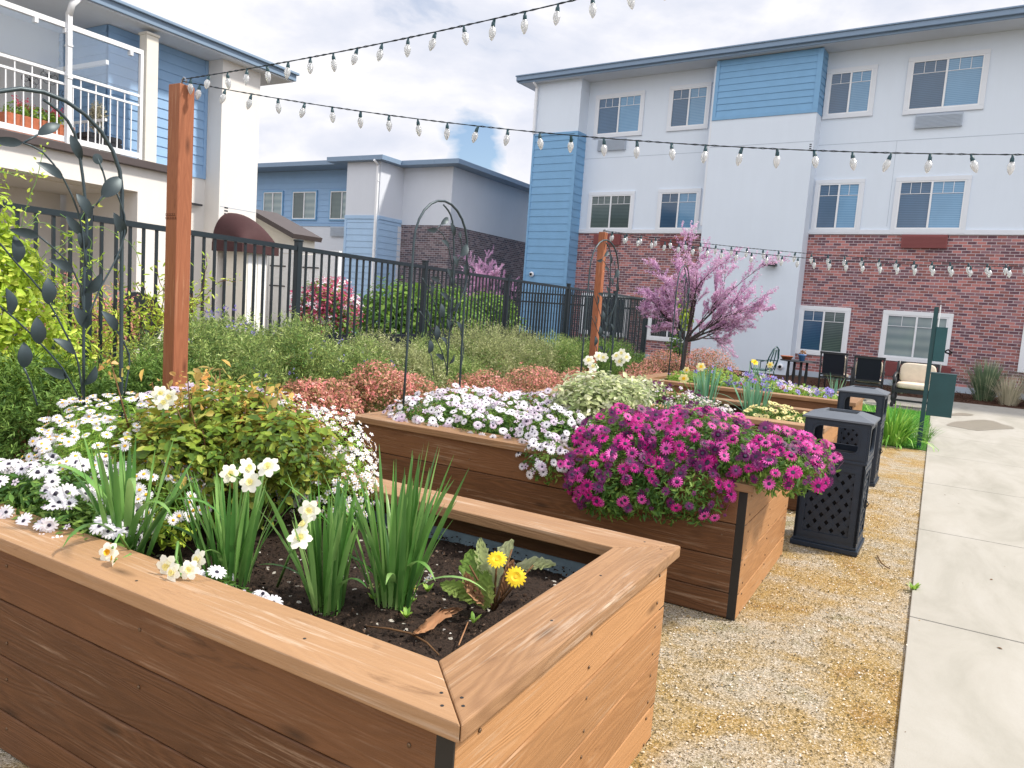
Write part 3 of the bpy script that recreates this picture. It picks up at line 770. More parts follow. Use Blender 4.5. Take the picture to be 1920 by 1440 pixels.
b.box((-13, -1.0, 6.6), (-2.2, 1, 6.78)); b.box((-2.5, -1.5, 6.602), (.3, 1, 6.782)); b.box((.3, -.35, 6.604), (xC-.5, 1, 6.784)); b.box((xC-.5, -.35, 6.606), (xC+.6, 10.8, 6.786))
b.build('eave', M['gutter'], B2, bevel=.01)
b = MB(); k = len(b.v)
b.v += [(-13, -.3, 6.80), (xC+.3, .0, 6.80), (xC+.3, 11, 6.80), (-13, 9, 6.80), (-9, 5.5, 7.9), (-3.5, 5.5, 7.9)]
for f in ((0, 1, 5, 4), (1, 2, 5), (2, 3, 4, 5), (3, 0, 4)): b.face(f)
b.build('roof', M['roof'], B2)
downspout(B2, -.08, -1.22, .1, 6.45, 'white')
seccam(B2, (1.4, .2, 2.75))

# ---- two storey building on the left with the balcony
B3 = empty('balcony_building', (-15.1, 0, 0)); tag(B3, 'two storey cream building at the left with blue siding and a railed balcony', 'building')
b = MB()
b.box((-6, 10.55, 0), (0, 12.68, 3.97)); b.box((-6, 10.0, 3.97), (-.03, 12.68, 6.58))       # main block
b.box((-1, 11.65, 0), (.5, 12.72, 6.57))                                             # pier
b.box((-5, -2, 3.95), (-1.7, 9.27, 6.57))                                             # wall behind the balcony
b.box((.0, 9.55, 0), (.66, 10.75, 3.30)); b.box((-1.9, 9.56, 0), (0, 10.7, 3.3))
b.box((.05, -2, 3.30), (.66, 10.75, 3.78)); b.box((-5, -2, 0), (-2.2, 9.6, 3.29))
b.box((-2.2, -2, 3.28), (.05, 10.7, 3.5)); b.build('stucco_wall', M['stucco_c'], B3)
b = MB(); b.box((-.5, 9.3, 3.97), (0, 11.64, 6.56)); lapx(b, 9.3, 11.57, 4.03, 6.56, 0, .2); b.box((-.01, 11.57, 4.03), (.03, 11.645, 6.56)); b.box((-.01, 10.5, 3.93), (.03, 11.645, 4.03))
b.box((-1.69, 9.30, 3.95), (-.45, 9.4, 6.56)); lap(b, -1.7, -.02, 4.0, 6.56, 9.29, .2)
b.build('siding', M['siding_m'], B3)
b = MB(); b.box((-2, -2, 6.57), (.75, 13.5, 6.6)); b.build('soffit', M['soffit'], B3)
b = MB(); b.box((.70, -2, 6.60), (.80, 13.56, 6.78)); b.box((.78, -2, 6.74), (.86, 13.6, 6.80)); b.box((-5, 13.47, 6.602), (.79, 13.57, 6.782)); b.build('gutter', M['gutter'], B3, bevel=.01)
b = MB(); k = len(b.v)
b.v += [(.84, -2, 6.79), (.84, 13.58, 6.79), (-7, 13.58, 6.79), (-7, -2, 6.79), (-3.2, 10.5, 8.0), (-3.2, -2, 8.0)]
for f in ((0, 1, 4, 5), (1, 2, 4), (2, 3, 5, 4)): b.face(f)
b.build('roof', M['roof'], B3)
b = MB(); b.box((-1.7, -2, 3.8), (.75, 10.62, 3.9)); b.build('balcony_floor', M['stucco_c'], B3)
b = MB(); b.box((.67, -2, 3.78), (.80, 10.7, 3.93)); b.box((.0, 10.66, 3.79), (.67, 10.78, 3.93)); b.build('balcony_fascia', M['brownfascia'], B3, bevel=.01)
b = MB(); b.box((.38, 9.72, 3.9), (.62, 9.98, 6.45)); b.box((.36, 9.70, 6.45), (.64, 10.0, 6.50)); b.build('balcony_post', M['cream'], B3, bevel=.006)
# railing
RA = empty('balcony_railing', (0, 0, 0), 0, B3)
xr = .58; y1r = 9.66
def rail_box(lo, hi, nm): 
    b = MB(); b.box(lo, hi); b.build(nm, M['white'], RA)
rail_box((xr-.03, 3, 6.02), (xr+.03, y1r, 6.11), 'top_rail'); rail_box((xr-.025, 3, 5.18), (xr+.025, y1r-.06, 5.23), 'hand_rail'); rail_box((xr-.02, 3, 5.00), (xr+.02, y1r-.06, 5.04), 'mid_rail'); rail_box((xr-.03, 3, 3.98), (xr+.03, y1r-.06, 4.08), 'bottom_rail')
rail_box((xr-.04, y1r-.06, 3.92), (xr+.04, y1r, 6.02), 'rail_post')
rail_box((-1.6, 8.9, 5.62), (xr, 8.96, 5.70), 'side_rail'); rail_box((-1.6, 8.9, 4.55), (xr, 8.94, 4.6), 'side_rail')
yy = 3.2; i = 0
while yy < y1r-.1:
    b = MB(); b.box((xr-.009, yy-.009, 4.08), (xr+.009, yy+.009, 5.00)); 
    if i % 2 == 0: b.box((xr-.009, yy-.009, 5.04), (xr+.009, yy+.009, 5.18))
    b.build('picket', M['white'], RA); yy += .145; i += 1
for k in range(12):
    b = MB(); x = -1.5+k*.17; b.box((x-.008, 8.912, 4.0), (x+.008, 8.928, 4.55)); b.build('picket', M['white'], RA)
for a0, a1 in ((3.1, 8.1), (8.16, 9.56)):
    b = MB(); b.box((xr-.005, a0, 5.25), (xr+.005, a1, 6.0)); b.build('glass_panel', M['glass'], RA)
for y in (7.6, 8.13, 9.4): rail_box((xr-.05, y-.03, 5.93), (xr+.05, y+.03, 6.01), 'glass_clip')
downspout(B3, .62, 8.22, 3.95, 6.3, 'white', False)
b = MB(); b.tube([(.62, 8.17, 6.25), (.66, 8.2, 6.45), (.72, 8.3, 6.6)], .06, 8); b.build('downspout_elbow', M['white'], B3)
b = MB(); b.box((.0, 10.95, 3.2), (.12, 11.1, 3.34)); b.box((.03, 10.93, 3.30), (.13, 11.5, 3.34)); b.build('wall_lamp', M['darkframe'], B3)
b = MB()
for q in range(3): b.box((.495, 11.80, 3.16+q*.07), (.506, 11.90, 3.19+q*.07))
b.build('wall_vent', M['darkframe'], B3)
b = MB(); b.box((-.003, 10.8, 3.32), (.004, 11.6, 3.335)); b.box((.5, 11.68, 3.32), (.504, 12.7, 3.335)); b.build('control_joint', M['grille'], B3)
for (y, z) in ((7.95, 5.42), (7.3, 5.75)):
    b = MB(); b.box((-1.69, y-.06, z-.02), (-1.62, y+.06, z+.16)); b.lathe([(.01, -.03), (.09, -.01), (.09, .02), (.01, .04)], (-1.6, y, z-.06), 12, mat=Matrix.Rotation(R(90), 4, 'Y')); b.build('wall_fixture', M['steel'], B3)
b = MB()
for q in range(6): b.box((-2.19, 7.5, 2.55+q*.1), (-2.17, 8.3, 2.59+q*.1))
b.build('wall_louver', M['grille'], B3)

# things on the balcony
def flowerbox(loc):
    t = empty('flower_box', loc); tag(t, 'red brown trough of pink geraniums standing behind the balcony pickets', 'planter')
    b = MB(); b.box((-.16, -.62, 0), (.16, .62, .42))
    for k in range(4): b.box((-.17, -.60+k*.31, .01), (.17, -.33+k*.31, .43))
    b.build('trough', M['terracotta'], t)
    foliage('foliage', [((0, -.4+.2*k, .5), (.17, .17, .15)) for k in range(5)], 900, .06, LEAF, M['lf_bright'], t)
    P = np.array([(rng.normal()*.08+.06, -.55+1.1*rng.random(), .58+.14*rng.random()) for _ in range(16)])
    PP = np.concatenate([p+rng.normal(size=(16, 3))*.028 for p in P]); scatter('blooms', PP, rand_dirs(len(PP)), .035, tmpl_small(.9), M['p_red'], t)
flowerbox((-14.95, 7.85, 3.9))
t = empty('dark_planter', (-14.95, 9.05, 3.9)); tag(t, 'black slatted planter with a dry grey shrub at the balcony corner', 'planter')
b = MB(); b.box((-.2, -.32, 0), (.2, .32, .42))
for k in range(4): b.box((-.215, -.34, .02+k*.1), (.215, .34, .1+k*.1))
b.build('box', M['darkframe'], t)
foliage('dry_foliage', lumpy((0, -.05, .75), (.16, .16, .42), 8), 700, .06, LEAFN, M['lf_straw'], t)
t = empty('wire_flowers', (-14.62, 7.85, 3.9)); tag(t, 'black wire flower ornaments against the balcony pickets', 'ornament')
for k, (y, h) in enumerate(((-.28, 1.05), (.05, 1.2), (.38, .88))):
    b = MB(); b.tube([(0, y, .4), (0, y+.03, h*.7), (0, y, h)], .007, 5); b.build('stalk', M['darkframe'], t)
    b = MB()
    for q in range(6):
        a = 2*PI*q/6; c = Vector((0, y+.09*math.cos(a), h+.09*math.sin(a)))
        b.tube([c+Vector((0, .06*math.cos(w), .06*math.sin(w))) for w in np.linspace(0, 2*PI, 11)], .004, 4)
    b.lathe([(.001, -.01), (.03, 0), (.001, .01)], (0, y, h), 8, mat=Matrix.Rotation(R(90), 4, 'Y')); b.build('wire_bloom', M['darkframe'], t)

# ---- shed and awning
t = empty('garden_shed', (-15.8, 13.9, 0)); tag(t, 'small cream gabled lean to shed with a brown roof edge behind the brown awning', 'shed')
b = MB(); n0 = len(b.v)
pr = [(-1.6, 0), (1.4, 0), (1.4, 2.86), (-.15, 3.45), (-1.6, 2.9)]
for y in (.0, .6):
    for x, z in pr: b.v.append((x, y, z))
b.face((n0, n0+1, n0+2, n0+3, n0+4)); b.face((n0+9, n0+8, n0+7, n0+6, n0+5))
for i in range(5):
    j = (i+1) % 5; b.face((n0+i, n0+5+i, n0+5+j, n0+j))
b.build('wall', M['cream'], t)
b = MB()
dr = Matrix.Translation((-.15, 0, 3.46)) @ Matrix.Rotation(math.atan2(-.59, 1.55), 4, Vector((0, -1, 0)))
b.box((-.02, -.30, .0), (1.80, .7, .12), mat=dr)
dl = Matrix.Translation((-.15, 0, 3.46)) @ Matrix.Rotation(math.atan2(.55, 1.45), 4, Vector((0, -1, 0)))
b.box((-1.7, -.30, .003), (.02, .7, .12), mat=dl); b.build('roof', M['brownfascia'], t)
t = empty('white_gate', (-15.1, 13.6, 0)); tag(t, 'white boarded double gate with black strap hinges behind the fence', 'gate')
b = MB(); b.box((-.1, 0, 0), (.0, .1, 2.55)); b.box((2.3, 0, 0), (2.4, .1, 2.55)); b.box((0, .01, 2.45), (2.3, .09, 2.55)); b.build('gate_frame', M['white'], t)
for x0 in (.03, 1.17):
    b = MB(); b.box((x0, .0, .12), (x0+1.1, .05, 2.43)); d = b.build('door', M['white'], t)
    b = MB(); b.box((x0+.05, -.015, 2.1), (x0+.6, -.001, 2.13)); b.build('hinge', M['darkframe'], d); b = MB(); b.box((x0+.05, -.015, 1.6), (x0+.6, -.001, 1.63)); b.build('hinge', M['darkframe'], d)
t = empty('dome_awning', (-14.58, 12.0, 0)); tag(t, 'dark brown domed canvas awning over a doorway on the cream wall', 'awning')
b = MB(); n0 = len(b.v); NA, NB = 20, 10
# quarter dome: half round section along the wall, curving down outwards
for i in range(NA+1):
    a = PI*i/NA
    for j in range(NB+1):
        c = (PI/2)*j/NB
        b.v.append((1.0*math.sin(c), -.52*math.cos(a), 2.50+.72*math.sin(a)*math.cos(c)))
for i in range(NA):
    for j in range(NB):
        q = n0+i*(NB+1)+j; b.face((q, q+NB+1, q+NB+2, q+1), 0, None, True)
b.build('canopy', M['awning'], t)
b = MB(); b.box((.97, -.53, 2.30), (1.01, .53, 2.50)); b.box((0, .50, 2.30), (.97, .53, 2.50)); b.box((0, -.53, 2.30), (.97, -.50, 2.50)); b.build('valance', M['awning'], t)
t = empty('doorway_wing', (-14.5, 12.1, 0)); tag(t, 'cream panelled door post below the brown awning', 'door')
b = MB(); b.box((0, -.35, 0), (.75, .25, 2.42))
b.build('panel', M['cream'], t, bevel=.01)
b = MB()
for k in range(4): b.box((.752, -.3+k*.14, .1), (.762, -.2+k*.14, 2.35))
b.build('moulding', M['white'], t)

# ---- far retaining wall behind the fence
def longbox(name, label, cat, p0, p1, z0, z1, th, mat):
    p0 = Vector(p0); p1 = Vector(p1); d = p1-p0; a = math.atan2(d.y, d.x)
    b = MB(); b.box((0, -th/2, z0), (d.length, th/2, z1), 0)
    for k in range(int(d.length/.6)): b.box((k*.6+.01, -th/2-.012, z0), (k*.6+.55, th/2+.012, z1-.03))
    o = b.build(name, M[mat]); o.location = (p0.x, p0.y, 0); o.rotation_euler = (0, 0, a); tag(o, label, cat); return o
longbox('low_wall', 'low black retaining wall behind the metal fence', 'wall', (-7.5, 5.7), (-8.3, 15.5), 0, .93, .12, 'mesh')
b = MB(); t = empty('courtyard_bench', (-8.6, 5.2, 0)); tag(t, 'dark curved garden bench behind the fence near the wooden post', 'bench')
b = MB(); b.box((-.3, -.55, .40), (.25, .5, .46)); b.build('seat', M['darkframe'], t)
b = MB(); b.lathe([(.001, -.03), (.34, -.03), (.34, .03), (.001, .03)], (.27, .32, 1.05), 24, mat=Matrix.Rotation(R(90), 4, 'Y'), sm=False); b.box((.22, -.55, .46), (.30, .25, 1.12)); b.build('backrest', M['darkframe'], t)
for sx in (-.25, .2):
    for sy in (-.5, .45):
        b = MB(); b.box((sx-.03, sy-.03, 0), (sx+.03, sy+.03, .4)); b.build('leg', M['darkframe'], t)

# ================================================================== FENCE
FP = [(-5.32, .0), (-5.65, 3.33), (-5.89, 5.70), (-6.16, 8.28), (-6.52, 11.15), (-6.67, 13.88), (-6.92, 17.0), (-7.2, 20.2)]
FEN = empty('metal_fence', (-5.32, 0, 0)); tag(FEN, 'long dark metal picket fence running behind the shrubs', 'fence')
def in_fence(p): return (p[0]+5.32, p[1], 0)
FPL = [Vector(in_fence(p)) for p in FP]
for i, p in enumerate(FPL[1:]):
    b = MB(); b.box((p.x-.032, p.y-.032, 0), (p.x+.032, p.y+.032, 2.05)); b.box((p.x-.038, p.y-.038, 2.05), (p.x+.038, p.y+.038, 2.07)); b.build('post', M['fence'], FEN, bevel=.004)
cnt = 0; rest = MB()
pk = []
for i in range(len(FPL)-1):
    a, c = FPL[i], FPL[i+1]; d = c-a; L = d.length; ang = math.atan2(d.y, d.x)
    mt = Matrix.Translation(a) @ Matrix.Rotation(ang, 4, 'Z')
    b = MB(); b.box((.04, -.022, 1.955), (L-.04, .022, 2.0), mat=mt); b.build('top_rail', M['fence'], FEN); b = MB(); b.box((.04, -.02, .16), (L-.04, .02, .20), mat=mt); b.build('bottom_rail', M['fence'], FEN)
    n = int(round(L/.128))
    for k in range(1, n): pk.append((a+d*(k/n), ang))
first = [q for q in pk if q[0].y > 1.9]
for j, (p, ang) in enumerate(first):
    m = Matrix.Translation(p) @ Matrix.Rotation(ang, 4, 'Z')
    if j < 100:
        b = MB(); b.box((-.01, -.01, .1), (.01, .01, 1.956), mat=m); b.build('picket', M['fence'], FEN)
    else: rest.box((-.01, -.01, .1), (.01, .01, 1.956), mat=m)
tag(rest.build('pickets', M['fence'], FEN), kind='stuff')
# second fence crossing behind it
F2 = empty('cross_fence', (-12.6, 21.2, 0)); tag(F2, 'second dark picket fence crossing in front of the blue siding column', 'fence')
L = 5.3; ang = R(-6); F2.rotation_euler = (0, 0, ang)
for z in (1.72, 2.0, .15):
    b = MB(); b.box((0, -.02, z-.05), (L, .02, z)); b.build('rail', M['fence'], F2)
for x in (0, 2.6, 5.25):
    b = MB(); b.box((x-.05, -.05, 0), (x+.05, .05, 2.08)); b.build('post', M['fence'], F2)
for k in range(1, 48):
    b = MB(); b.box((k*.11-.012, -.012, .1), (k*.11+.012, .012, 1.96)); b.build('picket', M['fence'], F2)

# ================================================================== PLANTERS
CT, CW, OV, HZ = .042, .188, .03, .73
PX0, PX1 = -3.40, -.72
YS = [(1.17, 2.60), (3.83, 5.25), (6.50, 7.92), (9.15, 10.57)]
PLAB = ['nearest wooden planter box with daffodil clumps and a yellow gerbera', 'wooden planter box with magenta daisies spilling over its corner',
        'wooden planter box behind the first black bin with pale yellow daisies', 'farthest wooden planter box with small violet flowers']
SOILZ = [.57, .62, .60, .62]
def planter(i):
    y0, y1 = YS[i]
    t = empty('planter_box', (PX0, y0, 0)); tag(t, PLAB[i], 'planter', 'raised wooden planter boxes beside the walk')
    Lx, Ly = PX1-PX0, y1-y0; g = .0012; zt, zb = HZ, HZ-CT
    def board(poly, ax, nm='cap_board'):
        b = MB(); b.prism(poly, zb, zt, 0, ax); return b.build(nm, M['cap'], t, bevel=.0045)
    w = CW
    board([(g, 0), (Lx-g, 0), (Lx-w-g, w), (w+g, w)], 0); board([(w+g, Ly-w), (Lx-w-g, Ly-w), (Lx-g, Ly), (g, Ly)], 0)
    board([(Lx, g), (Lx, Ly-g), (Lx-w, Ly-w-g), (Lx-w, w+g)], 1); board([(0, Ly-g), (0, g), (w, w+g), (w, Ly-w-g)], 1)
    seams = [zb-.001, .505, .320, .135, 0.0]
    e = OV; th = .038; br = .045
    def side(nm, mat, mk):
        b = MB()
        for k in range(4):
            z1, z0 = seams[k]-.0, seams[k+1]+.004
            lo, hi = mk(z0, z1); j = random.uniform(-.0015, .0015)
            b.box((lo[0]+j, lo[1]+j, lo[2]), (hi[0]+j, hi[1]+j, hi[2]), uvaxis=0 if abs(hi[0]-lo[0]) > abs(hi[1]-lo[1]) else 1)
        return b.build(nm, mat, t, bevel=.004)
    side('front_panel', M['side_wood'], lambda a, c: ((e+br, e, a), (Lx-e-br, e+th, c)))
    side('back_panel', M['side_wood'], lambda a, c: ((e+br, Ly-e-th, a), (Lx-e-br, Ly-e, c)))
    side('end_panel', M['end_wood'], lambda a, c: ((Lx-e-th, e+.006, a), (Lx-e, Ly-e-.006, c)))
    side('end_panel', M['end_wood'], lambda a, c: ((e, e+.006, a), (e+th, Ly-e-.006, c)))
    for sx, sy in ((0, 0), (1, 0), (0, 1), (1, 1)):
        b = MB(); x = e+.045 if sx == 0 else Lx-e-.046-.048; x = (e+.002) if sx == 0 else (Lx-e-.046)
        yb = e+.004 if sy == 0 else Ly-e-.05
        b.box((x, yb-.003, 0), (x+.0435, yb+.04, zb-.002)) if sy == 0 else b.box((x, yb, 0), (x+.0435, yb+.043, zb-.002))
        b.build('corner_bracket', M['bracket'], t)
    # liner and soil
    b = MB(); q = e+th+.002
    for (lo, hi) in (((q, q, .03), (Lx-q, q+.006, .60)), ((q, Ly-q-.006, .03), (Lx-q, Ly-q, .60)), ((Lx-q-.006, q+.007, .03), (Lx-q, Ly-q-.007, .60)), ((q, q+.007, .03), (q+.006, Ly-q-.007, .60))): b.box(lo, hi)
    b.build('liner', M['liner'], t)
    nx, ny = (130, 70) if i == 0 else (20, 10)
    xs = np.linspace(q+.004, Lx-q-.004, nx); ys = np.linspace(q+.004, Ly-q-.004, ny)
    X, Y = np.meshgrid(xs, ys); Z = SOILZ[i]+.012*np.sin(X*7+1)*np.cos(Y*9)+rng.normal(size=X.shape)*.0035
    edge = np.minimum(np.minimum(X-xs[0], xs[-1]-X), np.minimum(Y-ys[0], ys[-1]-Y)); Z = Z-.03*np.exp(-edge/.05)
    V = np.stack([X, Y, Z], -1).reshape(-1, 3); idx = np.arange(nx*ny).reshape(ny, nx)
    F = np.stack([idx[:-1, :-1], idx[:-1, 1:], idx[1:, 1:], idx[1:, :-1]], -1).reshape(-1, 4)
    npmesh('soil', V, [F], M['soil'], None, t, True)
    # screws
    zs = [.60, .41, .23, .07]
    def screw(x, y, ax):
        b = MB(); b.lathe([(.0055, -.001), (.005, .0015), (.002, .0022)], (0, 0, 0), 8, mat=Matrix.Rotation(R(90), 4, 'Y') if ax == 'x' else Matrix.Rotation(R(90), 4, 'X'))
        return b
    if i < 2:
        for fx in (.05, .5, .95):
            for z in zs:
                for dz in (-.05, .05):
                    b = screw(0, 0, 'x'); o = b.build('screw', M['screw'], t, (Lx-e+.001, e+.03+(Ly-2*e-.06)*fx, z+dz-.003*random.random()))
        for fx in (.35, .62, .985):
            for z in zs:
                b = screw(0, 0, 'y'); b.build('screw', M['screw'], t, (e+br+.02+(Lx-2*e-2*br-.04)*fx-.01, e-.001, z+random.uniform(-.04, .04)))
        for (x, y) in ((Lx-.055, .085), (Lx-.035, .06), (Lx-.10, .075), (Lx-.07, .035), (Lx-.045, Ly-.09), (Lx-.12, Ly-.05), (Lx-.08, .55), (Lx-.11, .95), (Lx-.5, .08), (Lx-1.1, .05)):
            b = MB(); b.lathe([(.0045, -.001), (.004, .0006)], (0, 0, 0), 8); b.build('screw', M['bracket'], t, (x, y, HZ+.0002))
    return t
def soilmat():
    t = NT('potting_soil'); co = t.coord()
    f = t.noise(co, 120, 4, .7); v = t.voro(co, 90, 'Color'); s = t.n.new('ShaderNodeSeparateColor'); t.link(v, s.inputs[0])
    c = t.ramp(f, [(.3, (.012, .008, .006)), (.6, (.045, .028, .020)), (.8, (.09, .06, .045))])
    c = t.mix(t.math('GREATER_THAN', s.outputs[0], .988), c, (.5, .47, .42))
    return t.done(t.bsdf(c, .9, .25, 0, t.bump(f, 1.0, .01)))
M['soil'] = soilmat()
PL = [planter(i) for i in range(4)]
# crumbs of bark and perlite lying on the near soil: part of the planter
n = 6000
P = np.stack([1.0+(2.68-.08-1.0)*rng.random(n), .08+1.27*rng.random(n), SOILZ[0]+.002+.012*rng.random(n)], 1)
t = NT('soil_crumbs'); g = t.new('ShaderNodeNewGeometry')
M['crumb'] = t.done(t.bsdf(t.ramp(g.outputs['Random Per Island'], [(0, (.012, .008, .006)), (.6, (.05, .03, .02)), (.90, (.10, .065, .045)), (.975, (.17, .12, .09)), (.985, (.55, .53, .50))], 'CONSTANT'), .9, .2))
tv = np.array([(-.5, -.3, 0), (.5, -.25, 0), (.3, .4, 0), (-.3, .35, 0), (0, 0, .4)], float); tf = [(0, 1, 4), (1, 2, 4), (2, 3, 4), (3, 0, 4)]
o = scatter('soil_crumbs', P, unit(rng.normal(size=(n, 3))*.5+np.array([0, 0, 1])), .004+.011*rng.random(n)**2, (tv, tf), M['crumb'], PL[0]); tag(o, kind='stuff')

# ================================================================== WOODEN POSTS AND LIGHT STRINGS
def post(loc, h, label, stamp=False):
    t = empty('wooden_post', loc); tag(t, label, 'post', 'wooden posts carrying the light strings')
    b = MB(); b.box((-.055, -.055, 0), (.055, .055, h), uvaxis=2); b.build('shaft', M['post_wood'], t, bevel=.006)
    b = MB(); b.tube([(.0, 0, h), (0, 0, h+.03), (.02, 0, h+.05), (.045, 0, h+.035), (.04, 0, h+.015)], .006, 6); b.build('hook', M['steel'], t)
    if stamp:
        b = MB()
        for r_ in range(2):
            x = -.055
            while x < .045:
                w = random.uniform(.008, .014)
                b.box((x, -.0562, 1.94+r_*.022), (x+w, -.0550, 1.944+r_*.022)); b.box((x, -.0562, 1.952+r_*.022), (x+w*.7, -.0550, 1.955+r_*.022)); b.box((x, -.0562, 1.944+r_*.022), (x+.002, -.0550, 1.952+r_*.022)); x += w+.005
        b.build('stamp_mark', M['ink'], t)
    return t
PA = Vector((-4.33, 3.15, 2.78)); PB = Vector((-4.80, 11.1, 2.80))
post((PA.x, PA.y, 0), 2.78, 'tall red brown square wooden post nearest the camera', True)
post((PB.x, PB.y, 0), 2.80, 'farther orange brown wooden post among the trellises')
BPROF = [(.006, -.026), (.010, -.030), (.0155, -.040), (.0178, -.050), (.0165, -.062), (.0125, -.076), (.006, -.088), (.0012, -.093)]
b = MB(); b.lathe([(.005, .004), (.006, -.006), (.0095, -.012), (.0105, -.028), (.009, -.031)], sides=8); b.box((.006, -.003, -.014), (.009, .003, .004))
sock_me = b.build('socket', M['socket']); b = MB(); b.lathe(BPROF, sides=12); bulb_me = b.build('bulb', M['bulb'])
SOCK, BULB = sock_me.data, bulb_me.data
bpy.data.objects.remove(sock_me); bpy.data.objects.remove(bulb_me)
def string(A, E, sag, nb, label, group=None, scale=1.0, ext=1.25, s0=.02, tilt=.25, side=0.):
    """cord from A through E and on past it"""
    A = Vector(A); E = Vector(E); d = (E-A); L = d.length*ext
    def pt(s):
        p = A+(E-A)*(s*ext); u = s*ext; p.z += -sag*4*u*(1-u); return p
    t = empty('light_string', A); tag(t, label, 'string lights', group or 'strings of clear bulbs hung between posts')
    nseg = int(L/.05); b = MB(); hlx = d.normalized().orthogonal(); h2 = d.normalized().cross(hlx)
    for ph in (0, PI):
        pts = []
        for k in range(nseg+1):
            s = k/nseg; a = s*L/.06*PI+ph
            pts.append(pt(s)-A+(hlx*math.cos(a)+h2*math.sin(a))*.0022*scale)
        b.tube(pts, .0026*scale, 4)
    b.build('cord', M['cord'], t)
    for k in range(nb):
        s = s0+(1-s0-.01)*(k+random.uniform(-.12, .12)*0+.0)/nb
        p = pt(s)-A
        so_ = bpy.data.objects.new('socket', SOCK); COL.objects.link(so_); so_.parent = t; so_.location = p+Vector((0, 0, -.006))
        so_.rotation_euler = (random.gauss(0, tilt*.6), random.gauss(0, tilt*.6), random.random()*6); so_.scale = (scale,)*3
        bo = bpy.data.objects.new('bulb', BULB); COL.objects.link(bo); bo.parent = so_
    return t
def depth_pt(x, y, d):
    v = FW*FOC+RT*(x-960)-UP*(y-720); return EYE+v*(d/FOC)
E1 = depth_pt(1920, 290, 3.66); E2 = depth_pt(1240, -40, 3.15)
string(PA+Vector((0, 0, .03)), E1, .11, 34, 'lower clear bulb string sagging right from the red brown post past the buildings', ext=1.35)
string(PA+Vector((0, 0, .04)), E2, .03, 24, 'upper clear bulb string rising from the red brown post into the sky', ext=1.35)
E3 = depth_pt(1920, 500, 9.6); E4 = depth_pt(1920, 497, 10.2)
string(PB+Vector((0, 0, .02)), E3, .14, 32, 'far clear bulb string from the orange brown post, lower of the two', scale=1.5, ext=1.25, tilt=.1)
string(PB+Vector((0, 0, .03)), E4, .09, 31, 'far clear bulb string from the orange brown post, upper of the two', scale=1.5, ext=1.25, tilt=.1)

